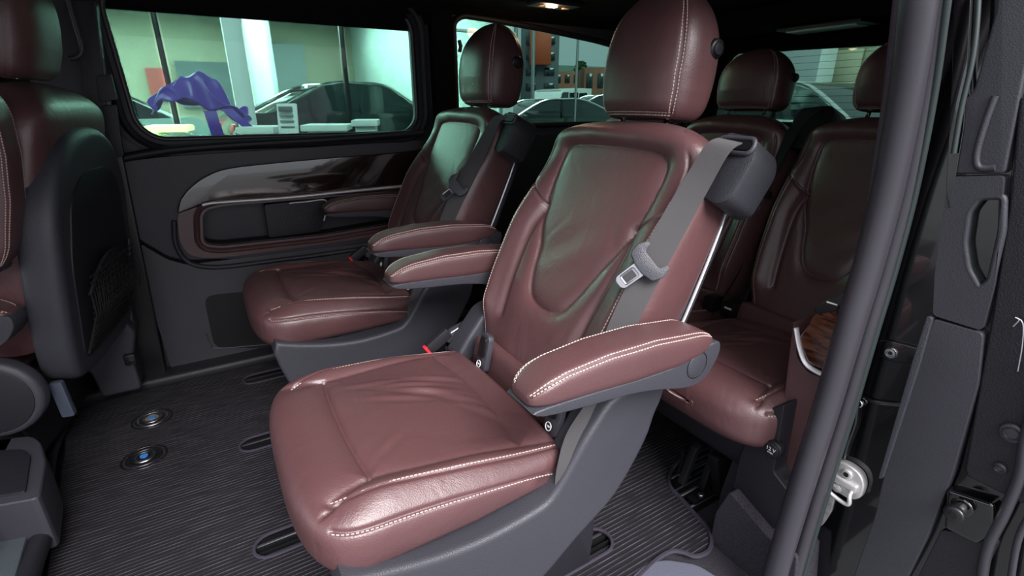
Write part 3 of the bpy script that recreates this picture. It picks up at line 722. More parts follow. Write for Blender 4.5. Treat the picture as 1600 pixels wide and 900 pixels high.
def captain_extras(root, T, bk, inner=1):
    # ISOFIX windows at the foot of the backrest
    for y in (.108, -.208):
        z0 = (.530, .445)
        o = plate('anchor_bezel', rrect(y-.023, .392, y+.023, .495, .014, 4), .504, .520, PLA, root, axis='x', bev=.003, holes=())
        o.rotation_euler = (0, 0, 0); o.location = (.0, 0, 0)
        o.data.transform(Matrix.Translation((.512, 0, .375)) @ Matrix.Rotation(math.radians(12), 4, 'Y') @ Matrix.Translation((-.528, 0, -.375)))
        w = plate('anchor_slot', rrect(y-.013, .432, y+.013, .486, .008, 3), .499, .507, BLK, o, axis='x')
        w.data.transform(Matrix.Translation((.512, 0, .375)) @ Matrix.Rotation(math.radians(12), 4, 'Y') @ Matrix.Translation((-.528, 0, -.375)))
        bd = np.array([.497, y, .416]); nrm = np.array([-1, 0, .3]); nrm = nrm/np.linalg.norm(nrm)
        tube('badge_ring', [bd+nrm*.006+.009*(math.cos(k*math.pi/10)*np.array([0, 1, 0])+math.sin(k*math.pi/10)*np.array([.29, 0, .957])) for k in range(20)], .0012, WHI, o, 6, True)
        rbox('badge_mark', tuple(bd+nrm*.006), (.002, .008, .004), WHI, o, .0005, 1)
    # buckle with red button on the inner side
    y = .305*1
    bkl = rbox('belt_buckle', (0, 0, 0), (.075, .022, .034), PLD, root, .005, 2); bkl.location = (.445, .262, .432); bkl.rotation_euler = (0, math.radians(-32), 0)
    rb = rbox('release_button', (0, 0, 0), (.010, .018, .030), RED, bkl, .002, 2); rb.location = (-.040, 0, 0)
    bt = tube('buckle_stalk', [(.47, .266, .40), (.53, .268, .36), (.60, .268, .33)], .010, PLD, root, 8, False, (1, .5))
    # recliner bracket and lever on the inner side
    br = plate('recliner_bracket', rnd([(.555, .36), (.585, .35), (.63, .40), (.66, .50), (.645, .54), (.61, .52), (.585, .45)], .01), .262, .285, PLA, root, bev=.004)
    tube('recliner_cable_cover', [(.57, .292, .375), (.60, .297, .44), (.625, .297, .50), (.665, .29, .545)], .008, PLA, root, 8, False, (1, .6))
    lv = plate('recline_lever', rnd([(.475, .405), (.50, .432), (.56, .45), (.575, .43), (.555, .405), (.51, .385)], .012, 4), .300, .322, PLA, root, bev=.005)
    tube('lever_edge', [(.50, .297, .428), (.535, .297, .442), (.57, .297, .438)], .0015, SAT, lv, 6)

def captain_belt(root, T):
    # three point belt on the door side of the seat (y negative)
    g = plate('belt_guide', rnd([(-.255, .535), (-.305, .520), (-.330, .535), (-.340, .625), (-.325, .662), (-.255, .672)], .016, 5), .020, .115, mat('guide_plastic', (44, 44, 50), .4, bump=.5, bscale=500, kind='voronoi'), root, axis='x', bev=.016, seg=2, ang=25)
    g.location = (.54, 0, .42); g.rotation_euler = (0, math.radians(REC+2), 0)
    sl_ = plate('guide_slot', rrect(-.326, .632, -.256, .650, .008, 4), .014, .024, BLK, g, axis='x')
    tube('slot_lip', [(.018, y, s) for y, s in rrect(-.331, .626, -.251, .656, .012, 4)], .005, PLA, g, 8, True)
    V = lambda *a: T(*a)
    Lp = [V(.645, -.262, -.022), V(.618, -.262, .004), V(.54, -.256, .016), V(.42, -.252, .034), V(.30, -.252, .043), V(.18, -.250, .040), V(.10, -.262, .02), (.495, -.268, .44), (.460, -.285, .385), (.452, -.288, .325)]
    Rp = [V(.638, -.318, -.022), V(.608, -.316, .000), V(.53, -.303, -.004), V(.41, -.292, -.002), V(.29, -.291, .010), V(.17, -.288, .008), V(.09, -.292, -.02), (.545, -.290, .45), (.510, -.298, .375), (.487, -.300, .318)]
    b = ribbon('seat_belt', Lp, Rp, .0022, BEL, root)
    # tongue
    c = (np.array(V(.365, -.272, .036)));
    u = np.array(V(.40, -.25, .04))-np.array(V(.30, -.25, .045)); u = u/np.linalg.norm(u)
    wv = np.array(V(.34, -.300, -.004))-np.array(V(.34, -.252, .042)); wv = wv/np.linalg.norm(wv); wv = wv-u*(wv@u); wv /= np.linalg.norm(wv); n = np.cross(wv, u)
    if n[0] > 0: n = -n
    ca, sa_ = math.cos(.50), math.sin(.50); u, wv = u*ca+wv*sa_, wv*ca-u*sa_
    R = np.stack([wv, u, n], 1)*1.12
    def loc(p): return c+R@np.array(p)
    def barm(name, poly, z0, z1, m, par, bev=.003):
        o = plate(name, poly, z0, z1, m, par, axis='z', bev=bev, seg=2, ang=50)
        M4 = Matrix.Identity(4)
        for i in range(3):
            for j in range(3): M4[i][j] = R[i][j]
            M4[i][3] = c[i]
        o.data.transform(M4); return o
    t = barm('belt_tongue', rnd([(-.036, .006), (-.030, .024), (-.022, .024), (-.018, .010), (.018, .010), (.022, .024), (.030, .024), (.036, .006), (.030, -.012), (.010, -.018), (-.010, -.018), (-.030, -.012)], .004), .001, .013, PLA, root, .003)
    barm('metal_plate', rnd([(-.013, -.012), (.013, -.012), (.012, -.055), (.007, -.060), (-.007, -.060), (-.012, -.055)], .003), .005, .008, mat('tongue_steel', (140, 140, 146), .28, 1), t, 0).data
    barm('plate_window', rrect(-.007, -.048, .007, -.026, .002, 3), .0046, .0086, BLK, t, 0)
    tube('metal_rim', [loc((x, y, .0075)) for x, y in rrect(-.0085, -.050, .0085, -.023, .003, 3)], .0018, MATS['tongue_steel'], t, 6, True)

near, T, bk, cu = seat('captain_chair', (.03, .925, 0), REC, 'burgundy leather captain chair nearest the open door, seen whole from cushion to headrest')
captain_shell(near, T); captain_belt(near, T); captain_extras(near, T, bk)
make_arm(near, -1, -.345); make_arm(near, 1, .325)

def copy_tree(o, parent=None):
    c = o.copy(); COL.objects.link(c); c.parent = parent
    for ch in list(o.children): copy_tree(ch, c)
    return c
far = copy_tree(near); far.location = (.050, 1.865, 0); far.scale = (1.03, 1.03, 1.03)
for c in far.children:
    if c.name.startswith('headrest') and 'post' not in c.name: c.scale = (1.14, 1.06, 1.0); c.location.x += .015
far['label'] = 'burgundy leather captain chair by the far window wall, behind the nearest one'
for o in (near, far): o['group'] = 'captain chairs of the middle row'

# --- rear row: three seats
def rear_seat(y, label, belt_side=None):
    root, T, bk, cu = seat('rear_chair', (.93, y, -.005), 18, label, 'seats of the rear row', backbase=(.50, .415))
    bk.scale = (1, .80, .96); cu.scale = (1, .80, 1)
    hr = [c for c in root.children if c.name.startswith('headrest') and 'post' not in c.name][0]; hr.scale = (.95, .93, .70); hr.location.z -= .02
    sc = plate('seat_base', rnd([(.06, .30), (.50, .30), (.48, .20), (.40, .17), (.16, .16), (.09, .20)], .03), -.20, .20, PLD, root, bev=.02, seg=3)
    b = plate('back_shell', rnd([(-.215, -.02), (.215, -.02), (.235, .3), (.222, .5), (.18, .655), (-.18, .655), (-.222, .5), (-.235, .3)], .05, 5), .112, .140, PLD, root, axis='x', bev=.010, seg=3, ang=50)
    b.location = (.50, 0, .415); b.rotation_euler = (0, math.radians(18), 0)
    return root, T
r1, T1 = rear_seat(.715, 'burgundy rear row seat by the walnut side console, with dark headrest')
r2, T2 = rear_seat(1.19, 'burgundy rear row seat seen behind the headrest of the nearest captain chair')
r3, T3 = rear_seat(1.67, 'burgundy rear row seat farthest back, glimpsed between the two captain chair headrests')
# rear belt, shoulder housing and buckle of the near rear seat
Vb = lambda s, y, d: T1(s, y, d)
ribbon('seat_belt', [Vb(.68, .20, -.05), Vb(.60, .21, .01), Vb(.45, .245, .0), Vb(.30, .262, -.01), Vb(.12, .262, -.02), (.44, .262, .38)], [Vb(.68, .245, -.05), Vb(.60, .255, .0), Vb(.45, .285, -.03), Vb(.30, .29, -.05), Vb(.12, .29, -.06), (.49, .288, .38)], .003, BELD, r1)
rb_ = rbox('belt_tongue', (0, 0, 0), (.014, .065, .022), BLK, r1, .005, 2); rb_.location = Vb(.385, .262, .006)
tube('metal_plate', [Vb(.37+.012*0-.0, .25, .01), Vb(.325, .252, .008), Vb(.325, .272, .006), Vb(.37, .274, .006)], .0028, CHR, rb_, 6, True).parent = r1
ho = plate('belt_housing', rnd([(.15, .55), (.29, .55), (.285, .68), (.17, .695)], .03, 5), .05, .15, BLK, r1, axis='x', bev=.012, seg=3); ho.location = (.50, 0, .415); ho.rotation_euler = (0, math.radians(18), 0)
bk_ = rbox('belt_buckle', (0, 0, 0), (.05, .045, .05), BLK, r1, .006, 2); bk_.location = (.485, .215, .425)
rbox('buckle_print', (-.027, 0, .005), (.001, .026, .006), WHI, bk_, 0)
bk2 = rbox('belt_buckle', (0, 0, 0), (.05, .04, .05), BLK, r2, .006, 2); bk2.location = (.46, -.20, .43)
lg = plate('latch_leg', rnd([(.10, .17), (.17, .17), (.20, .06), (.23, .012), (.15, .012), (.13, .08)], .01), -.065, -.035, BLK, r1, bev=.003)
plate('latch_leg', rnd([(.17, .18), (.20, .18), (.165, .012), (.13, .012)], .006), -.02, .0, DMET, r1, bev=.002)
plate('latch_leg', rnd([(.10, .16), (.12, .17), (.08, .05), (.06, .05)], .006), .0, .02, DMET, r1, bev=.002)
tube('latch_lever', [(.105, .045, .12), (.115, .05, .08), (.10, .05, .045), (.13, .03, .03)], .006, BLK, r1, 8)
cyl('latch_wheel', (.245, -.075, .085), (.245, -.105, .085), .024, BLK, r1, 28, bev=.004)
cyl('wheel_bolt', (.245, -.10, .085), (.245, -.110, .085), .012, SAT, r1, 20, bev=.002)
rbox('floor_latch', (.16, -.02, .006), (.16, .03, .012), BLK, r1, .004, 2)
cyl('latch_ball', (.10, -.035, .02), (.10, -.035, .034), .009, SAT, r1, 16, bev=.003)

# ================================================================== FRONT ROW (left edge)
def front_seat(loc, label):
    root = empty('front_chair', loc); tag(root, label, 'chair')
    a = math.radians(14)
    bk = part_mesh('back', 'backrest', BG, LEA, root); part_st('back_st', BST, BG, BN, bk)
    bk.location = (-.16, 0, .42); bk.rotation_euler = (0, a, 0); bk.scale = (1.1, .93, 1.06)
    hr = part_mesh('head', 'headrest', HG, LEAS, root); part_st('head_st', HST, HG, HN, hr); hr.location = (.03, 0, 1.125); hr.rotation_euler = (0, math.radians(12), 0); hr.scale = (1.05, 1, 1)
    for sg in (-1, 1): tube('headrest_post', [(.005, sg*.055, 1.06), (.035, sg*.055, 1.15)], .0065, CHR, root, 10)
    rbox('post_collar', (.015, 0, 1.112), (.05, .17, .014), BLK, root, .005, 2)
    cu = part_mesh('cushion', 'seat_cushion', CG, LEA, root); cu.location = (-.62, 0, -.02)
    part_st('cushion_st', CST, CG, CN, cu)
    bpoly = spline([(0, .645), (.10, .635), (.19, .59), (.255, .50), (.285, .40), (.288, .25), (.275, .08), (.24, -.03), (.15, -.06), (0, -.065)], 3)
    bpoly = bpoly+[(-y, z) for y, z in bpoly[::-1]][1:-1]
    sh = plate('back_shell', bpoly, -.045, .045, PLA, root, axis='x', bev=.034, seg=5, ang=70)
    sh.location = (.03, 0, .36); sh.rotation_euler = (0, math.radians(9), 0)
    pn = plate('rear_panel', rnd([(-.20, .0), (.20, .0), (.225, .30), (.19, .47), (.09, .53), (-.09, .53), (-.19, .47), (-.225, .30)], .05, 5), .040, .049, PLD, sh, axis='x', bev=.004)
    nv = []
    zn = lambda y: .285-.10*((y+.02)/.2)**2
    for i in range(23):
        y = -.19+.38*i/22; nv.append(tube_vf([(.050, y, .02), (.078, y, .14), (.070, y, zn(y))], .0022, 4))
        if i % 2 == 0:
            nv.append(tube_vf([(.052, y, .02), (.079, y+.03, .14), (.071, y+.06, zn(y+.06)-.02)], .0018, 4))
    for k in range(14): z = .02+k*.018; nv.append(tube_vf([(.052+.02*math.sin(min(1, k/6)*1.57), -.19, z), (.060+.02*math.sin(min(1, k/6)*1.57), 0, z+.008), (.052+.02*math.sin(min(1, k/6)*1.57), .19, z)], .0022, 4))
    Vv, Ff = join_vf(nv); nt_ = stuff(pyd('net_pocket', Vv, Ff, NET, sh))
    tube('net_hem', spline([(.071, y, zn(y)) for y in (-.2, -.1, 0, .1, .2)], 4), .005, PLD, sh, 8)
    tube('net_side', [(.060, .205, .27), (.056, .205, .06)], .0045, PLA, sh, 8)
    # recliner cover disc and base
    dsc = cyl('recliner_cover', (-.09, -.285, .335), (-.09, -.335, .335), .110, PLA, root, 48, bev=.014)
    cyl('cover_face', (-.09, -.334, .335), (-.09, -.338, .335), .092, PLD, dsc, 48, bev=.002)
    plate('hinge_fin', rnd([(.005, .33), (.035, .33), (.04, .22), (.01, .22)], .006), -.27, -.25, mat('pale_blue_plastic', (60, 66, 80), .5), root, bev=.003)
    rbox('seat_base', (-.34, 0, .20), (.50, .50, .26), BLK, root, .02, 3)
    return root
fs = front_seat((-.434, 1.95, 0), 'front row leather seat with plastic back shell and net pocket at the left edge')
far_arm = make_arm(fs, -1, -.30, -.40, .03); far_arm.location = (-.02, 0, -.06); fs.rotation_euler = (0, 0, math.radians(-10))
up_arm = make_arm(fs, 1, 0, 0, .42); up_arm.rotation_euler = (0, math.radians(100), 0); up_arm.location = (-.52, -.30, 1.20)
# seat plinth and step trim at the lower left
st_ = struct(plate('trim_17', [(-2.0, -.02), (-.60, -.02), (-.56, .14), (-.58, .20), (-2.0, .20)], 1.30, 2.28, BLK, bev=.012))
struct(plate('trim_18', rnd(xy([(-60, 692), (50, 680), (64, 690), (72, 720), (62, 778), (-60, 800)], .2), .02), .05, .20, TRM, axis='z', bev=.012, seg=3))
struct(plate('trim_19', rnd(xy([(-60, 705), (35, 702), (48, 712), (40, 768), (-60, 784)], .205), .012), .18, .206, PLD, axis='z', bev=.003))
struct(plate('trim_20', rnd(xy([(-90, 800), (45, 785), (52, 800), (15, 930), (-90, 930)], .10), .01), -.02, .10, mat('teal_grey_carpet', (54, 62, 68), .95, bump=1, bscale=500), axis='z', bev=.01))
struct(tube('trim_21', [at(x, y, 2, .08) for x, y in [(48, 788), (70, 800), (62, 850), (30, 930)]], .022, PLD, None, 10))
struct(tube('trim_22', [tuple(at(x, y, 2, .03)) for x, y in spline([(118, 628), (100, 668), (84, 712), (76, 770)], 4)], .010, PLD, None, 8))
# B pillar side trim by the far wall, with belt reel housing
px = lambda pts, Y: xz(pts, Y)
struct(plate('trim_23', rnd(px([(128, 240), (160, 300), (205, 480), (212, 520), (120, 545), (112, 420)], 2.17), .02, 4), 2.17, YW+.03, TRM, bev=.02, seg=3, ang=50))
struct(plate('trim_24', rnd(px([(118, 505), (190, 495), (212, 520), (208, 560), (222, 608), (160, 622), (142, 585), (118, 565)], 2.11), .015, 4), 2.11, YW+.03, TRM, bev=.02, seg=4, ang=50))
struct(plate('trim_25', rnd(px([(140, 0), (98, 0), (118, 60), (128, 100), (140, 240), (178, 250), (168, 180), (160, 100), (150, 0)], 2.24), .01), 2.24, YW+.03, PLD, bev=.01))
struct(tube('trim_26', spline([tuple(at(x, y, 1, 2.2)) for x, y in [(104, -10), (118, 40), (128, 75), (122, 88), (108, 92)]], 5), .008, RUB))
for (a, b_, c_, d_) in ((150, 118, 178, 160), (158, 165, 188, 248)):
    struct(plate('trim_27', rnd(px([(a, b_), (a+24, b_-2), (c_+6, d_-4), (c_-22, d_)], 2.235), .008), 2.228, 2.25, PLD, bev=.005))
belt_l = empty('front_seat_belt', (0, 0, 0)); tag(belt_l, 'dark front seat belt strap running down the grey pillar trim', 'seat belt')
p = [at(x, y, 1, 2.15) for x, y in [(112, 380), (128, 400), (150, 445), (168, 500)]]; q = [at(x, y, 1, 2.15) for x, y in [(126, 300), (148, 370), (168, 430), (182, 492)]]
ribbon('webbing', p, q, .003, BELD, belt_l)
b_ = at(172, 503, 1, 2.14); rbox('belt_anchor', tuple(b_), (.075, .03, .07), BLK, belt_l, .012, 3)
b_ = at(203, 561, 1, 2.10); ck = rbox('cargo_clip', tuple(b_), (.034, .02, .04), BLK, None, .006, 2); tag(ck, 'small black square clip on the grey trim beside the floor', 'clip')
tube('clip_wire', [b_+np.array([-.008, -.012, -.006]), b_+np.array([.0, -.016, .004]), b_+np.array([.012, -.014, -.002])], .0015, SAT, ck, 5).matrix_parent_inverse.identity()

# ================================================================== NEAR SIDE: armrest console, trims, seal, jamb, sliding door
YN = .47
con = empty('side_console', (0, 0, 0)); tag(con, 'rear side console with glossy walnut veneer, silver strip and brown leather column', 'side console')
def xpl(name, pts, X0, X1, m, par=None, bev=.006, r=.01, seg=3): return plate(name, rnd(yz(pts, X0), r), X0, X1, m, par, axis='x', bev=bev, seg=seg, ang=50)
xpl('leather_column', [(1240, 500), (1245, 560), (1262, 582), (1300, 596), (1312, 600), (1280, 700), (1262, 766), (1212, 735)], 1.035, 1.25, LEAS, con, .010)
xpl('veneer_face', [(1262, 508), (1246, 530), (1262, 568), (1300, 584), (1318, 580), (1350, 450), (1330, 452), (1306, 482), (1272, 488)], 1.015, 1.24, WOOD, con, .012)
tube('silver_strip', spline([tuple(at(x, y, 0, 1.015)) for x, y in [(1244, 512), (1250, 545), (1263, 572), (1300, 592), (1315, 594)]], 5), .0075, ALU, con, 10, False, (1, .6))
sw = xpl('switch_panel', [(1270, 482), (1318, 455), (1326, 462), (1306, 486), (1276, 492)], 1.005, 1.24, BLK, con, .003, .004)
rbox('switch_mark', tuple(at(1300, 474, 0, 1.004)), (.002, .02, .003), WHI, sw, .0005)
lt = struct(xpl('trim_28', [(1210, 738), (1242, 762), (1262, 740), (1250, 840), (1225, 940), (1205, 940), (1200, 850), (1165, 790)], 1.00, 1.05, TRM, None, .010))
struct(xpl('trim_29', [(1142, 772), (1156, 712), (1176, 664), (1196, 640), (1226, 632), (1208, 738), (1236, 774), (1200, 842)], .985, 1.2, PLD, None, .010))
soc = empty('power_socket', tuple(at(1211, 700, 0, .985)), math.radians(-90)); tag(soc, 'round black 12 V power socket in the dark side trim', 'socket')
cyl('socket_body', (0, .01, 0), (0, -.012, 0), .021, BLK, soc, 28, bev=.003); cyl('socket_cap', (0, -.010, 0), (0, -.016, 0), .017, PLD, soc, 28, bev=.002)
def text(name, body, size, M4, m, parent=None, depth=.0004):
    cu_ = bpy.data.curves.new(name, 'FONT'); cu_.body = body; cu_.size = size; cu_.extrude = depth; cu_.align_x = 'CENTER'; cu_.align_y = 'CENTER'
    o = bpy.data.objects.new(name, cu_); COL.objects.link(o); bpy.context.view_layer.update()
    me = bpy.data.meshes.new_from_object(o.evaluated_get(bpy.context.evaluated_depsgraph_get())); bpy.data.objects.remove(o); me.transform(M4); me.materials.clear()
    return link(name, me, m, parent)
FACE_Y = Matrix.Rotation(math.radians(90), 4, 'X')
text('socket_lettering', '12 V', .012, Matrix.Translation((0, -.0168, .003)) @ FACE_Y, WHI, soc)
text('socket_lettering', 'MAX', .006, Matrix.Translation((0, -.0168, -.006)) @ FACE_Y, WHI, soc)
# carpeted side of the load floor
struct(xpl('trim_30', [(1118, 800), (1140, 768), (1200, 840), (1245, 870), (1240, 950), (1105, 950), (1106, 860)], .955, 1.2, PILE, None, .012))
struct(xpl('trim_38', [(1150, 705), (1172, 658), (1190, 640), (1172, 690), (1145, 770), (1112, 845), (1126, 770)], 1.06, 1.3, PILE, None, .012))
# entry step plastic seen past the mat
struct(plate('trim_31', rnd(xy([(960, 930), (985, 900), (1010, 878), (1040, 872), (1090, 880), (1130, 905), (1150, 960), (960, 960)], .005), .02), -.03, .004, mat('entry_step_plastic', (86, 88, 102), .55, bump=.3, bscale=300, kind='voronoi'), axis='z', bev=.008, seg=3))

# --- weather seal round the door opening: fabric lip, fat bulb, outer bulb
def seal_path(pts, Y): return spline([tuple(at(x, y, 1, Y)) for x, y in pts], 6)
mid = [(1452, -30), (1446, 0), (1425, 150), (1396, 300), (1365, 420), (1335, 520), (1300, 640), (1262, 760), (1232, 860), (1210, 940)]
sa = empty('door_seal', (0, 0, 0)); tag(sa, 'thick black rubber weather seal curving down the door opening', 'door seal')
tube('rubber_bulb', seal_path([(x-10, y) for x, y in mid], .40), .0235, RUB, sa, 16)
tube('outer_bulb', seal_path([(x+20, y) for x, y in mid], .385), .0145, RUB, sa, 14)
tube('seal_lip', seal_path([(x+34, y) for x, y in mid], .372), .006, GREEN, sa, 8)
fl = [(1426, -30), (1420, 0), (1402, 150), (1378, 300), (1374, 318)]
tube('fabric_lip', seal_path(fl, .42), .020, mat('fabric_lip', (64, 56, 66), .9, bump=1, bscale=400), sa, 12)
lw = struct(plate('trim_32', rnd(xz([(1375, 320), (1396, 320), (1375, 420), (1350, 470), (1332, 450), (1355, 390)], .46), .006), .40, .47, PLA, bev=.006))
# --- body jamb: glossy black pressed metal behind the seal
XJ = 1.045
struct(plate('trim_33', yz([(1440, -60), (1640, -60), (1600, 300), (1540, 560), (1470, 800), (1440, 960), (1180, 960), (1240, 860), (1280, 700), (1330, 520), (1380, 330), (1420, 150)], XJ), XJ, XJ+.01, GLO, axis='x'))
struct(xpl('trim_34', [(1492, -60), (1520, -60), (1506, 200), (1484, 330), (1478, 300), (1488, 100)], XJ-.02, XJ, GLO, None, .008))
struct(tube('trim_35', [tuple(at(x, y, 0, XJ-.03)) for x, y in spline([(1530, -40), (1526, 40), (1518, 100), (1502, 170), (1490, 240)], 4)], .004, GREEN))
pl = xpl('jamb_plate', [(1372, 532), (1390, 532), (1447, 546), (1444, 576), (1392, 566), (1370, 556)], XJ-.006, XJ+.002, GLO, None, .003, .006); tag(pl, 'glossy black recessed plate holding a silver screw on the door jamb', 'plate')
s_ = at(1393, 551, 0, XJ-.006); e1 = np.array([1., 0, 0])
sc_ = cyl('screw_head', s_+e1*.004, s_-e1*.004, .0105, SAT, pl, 24, bev=.002)
tube('screw_rim', [s_-e1*.004+np.array([0, .008*math.cos(a*math.pi/10), .008*math.sin(a*math.pi/10)]) for a in range(20)], .0018, CHR, sc_, 6, True); cyl('screw_socket', s_-e1*.0035, s_-e1*.0052, .004, BLK, sc_, 6)
struct(tube('trim_36', [tuple(at(x, y, 0, XJ-.004)) for x, y in [(1345, 618), (1365, 628), (1400, 632), (1440, 630)]], .004, GLO))
struct(tube('trim_37', [tuple(at(x, y, 0, XJ-.004)) for x, y in spline([(1340, 622), (1336, 660), (1325, 690), (1318, 715)], 4)], .006, GLO))
ws_ = at(1343, 630, 0, XJ-.006); wsh = cyl('jamb_screw', ws_+e1*.004, ws_-e1*.005, .008, CHR, None, 16, bev=.002); tag(wsh, 'small bright screw head at the top of the black jamb pressing beside the seal', 'screw')
sx_ = at(1321, 750, 0, XJ-.012); stk = empty('door_striker', tuple(sx_), math.radians(-90)); tag(stk, 'cast silver door striker with wire loop bolted to the black jamb', 'striker')
sp_ = rnd([(-.036, .018), (-.026, .036), (.0, .043), (.026, .036), (.037, .014), (.036, -.018), (.020, -.034), (-.012, -.034), (-.034, -.018)], .012, 4)
plate('striker_plate', sp_, -.008, .012, mat('cast_metal', (200, 198, 198), .42, .6, bump=.3, bscale=150), stk, bev=.005, seg=3)
CM = MATS['cast_metal']
rbox('raised_boss', (.0, -.010, .0), (.058, .012, .020), CM, stk, .006, 3); cyl('fixing_bolt', (.003, -.006, .022), (.003, -.013, .022), .0105, CM, stk, 20, bev=.002); cyl('bolt_socket', (.003, -.0125, .022), (.003, -.0145, .022), .0055, BLK, stk, 6)
cyl('fixing_bolt', (-.008, -.006, -.022), (-.008, -.012, -.022), .010, CM, stk, 20, bev=.002)
tube('wire_loop', spline([(-.026, -.006, .004), (-.026, -.022, -.004), (-.018, -.026, -.026), (.012, -.026, -.034), (.026, -.026, -.030), (.022, -.022, -.012), (.020, -.006, -.006)], 5), .0042, CM, stk, 10)
tp = xpl('sealant_patch', [(1290, 768), (1304, 775), (1298, 800), (1285, 820), (1262, 838), (1268, 800)], XJ-.006, XJ+.002, mat('grey_sealant', (128, 126, 126), .6, bump=1, bscale=120, var=.35, vscale=60), None, .003, .006); tag(tp, 'smeared grey sealant patch on the black jamb below the striker', 'sealant')

# --- open sliding door: edge facing the camera, built in the plane x = XD
XD = 1.03
sd = empty('sliding_door', (XD, .25, 0)); tag(sd, 'open black sliding door seen edge-on with grey inner trim and pull handle', 'door')
def dp(name, pts, x0, x1, m, par=sd, bev=.006, seg=3, holes=(), r=.008):
    o = plate(name, rnd(yz(pts, XD), r), XD+x0, XD+x1, m, None, holes=holes, axis='x', bev=bev, seg=seg, ang=50)
    o.data.transform(Matrix.Translation((-XD, -.25, 0))); o.parent = par; return o
dp('upper_trim', [(1562, -60), (1555, 20), (1520, 145), (1500, 160), (1485, 272), (1570, 272), (1600, 120), (1640, -60)], 0, .05, TRM)
hl = rnd(yz([(1513, 330), (1530, 308), (1568, 306), (1566, 360), (1548, 440), (1530, 452), (1512, 420), (1506, 380)], XD), .008, 4)
dp('handle_trim', [(1484, 276), (1570, 274), (1563, 350), (1556, 440), (1536, 516), (1459, 492), (1462, 430), (1472, 350)], -.004, .05, TRM, holes=[hl], bev=0)
tb = tube('handle_rim', [(.001, y-.25, z) for y, z in hl], .0055, TRM, sd, 8, True)
hwm = plate('handle_wall', [(y-.25, z) for y, z in offo(hl, .003)], -.002, .055, GREEN, sd, holes=[[(y-.25, z) for y, z in offo(hl, -.004)]], axis='x')
dp('lower_trim', [(1459, 497), (1538, 520), (1530, 600), (1490, 740), (1450, 840), (1405, 930), (1325, 930), (1370, 800), (1382, 745), (1440, 560)], -.004, .05, TRM)
dp('trim_edge', [(1452, 492), (1461, 495), (1440, 570), (1383, 745), (1376, 745), (1430, 560)], -.010, .03, PLA, bev=.003)
dp('door_frame', [(1575, -60), (1700, -60), (1700, 930), (1400, 930), (1440, 860), (1495, 740), (1540, 560), (1560, 440), (1572, 300), (1588, 150)], .012, .06, GLO)
dp('inner_panel', [(1592, 150), (1700, 150), (1700, 760), (1600, 790), (1510, 745), (1506, 735), (1530, 600), (1552, 480), (1575, 330)], .002, .03, PLD, bev=.004)
dp('inner_panel', [(1470, 828), (1560, 848), (1520, 930), (1420, 930)], .002, .03, PLD, bev=.004)
for nm, pts, mm, dx in (('handle_backing', [(1505, 300), (1580, 300), (1580, 470), (1500, 470)], PLD, .10), ('painted_highlight', [(1522, 424), (1552, 406), (1552, 418), (1538, 432)], mat('highlight_white', (225, 222, 235), .4), .09), ('inner_ledge', [(1530, 318), (1568, 310), (1566, 330), (1528, 342)], GREEN, .09)):
    o = plate(nm, [(y-.25, z) for y, z in yz(pts, XD+dx)], dx, dx+.006, mm, sd, axis='x')  # the small pale plate is a painted highlight inside the pull opening
dp('raised_boss', [(1482, 762), (1556, 786), (1558, 830), (1530, 848), (1478, 822)], -.008, .02, GLO, r=.006)
def dpt(x, y, dx=0): a = at(x, y, 0, XD+dx); return np.array([dx, a[1]-.25, a[2]])
rbox('outer_panel', (.75, -.02, .52), (1.30, .10, 1.5), GLO, sd, .03, 3).location = (.02, -.02, .0)
# roller / bolt
q0 = dpt(1505, 790); 
cyl('bolt_flange', q0, q0+np.array([-.010, 0, 0]), .017, GLO, sd, 28, bev=.003); cyl('guide_bolt', q0+np.array([-.006, 0, 0]), q0+np.array([-.034, 0, 0]), .0085, SAT, sd, 20, bev=.001)
hd = cyl('bolt_head', q0+np.array([-.030, 0, 0]), q0+np.array([-.042, 0, 0]), .0145, DMET, sd, 28, bev=.003); cyl('bolt_socket', q0+np.array([-.0415, 0, 0]), q0+np.array([-.0435, 0, 0]), .006, BLK, hd, 6)
for (x, y, r) in ((1582, 676, .016), (1563, 731, .009)):
    c = dpt(x, y); pg = cyl('hole_plug', c+np.array([.004, 0, 0]), c+np.array([-.006, 0, 0]), r, RUB, sd, 28, bev=.003)
    tube('plug_ring', [c+np.array([-.006, r*.62*math.cos(k*math.pi/10), r*.62*math.sin(k*math.pi/10)]) for k in range(20)], .0016, PLD, pg, 6, True)
tube('edge_seal', [dpt(x, y, -.004) for x, y in spline([(1640, 560), (1604, 680), (1594, 740), (1570, 800), (1542, 860), (1530, 940)], 5)], .008, RUB, sd, 10)
tube('panel_lip', [dpt(x, y, -.002) for x, y in spline([(1660, 700), (1618, 790), (1590, 845), (1575, 940)], 5)], .005, RUB, sd, 10)
tube('spring_wire', [dpt(x, y, -.004) for x, y in spline([(1583, 510), (1592, 500), (1586, 496), (1598, 505), (1597, 540), (1590, 580)], 4)], .0012, SAT, sd, 6)
tube('trim_groove', [dpt(x, y, -.002) for x, y in spline([(1555, 150), (1540, 190), (1526, 240), (1530, 262), (1555, 262)], 4)], .005, TRM, sd, 8)

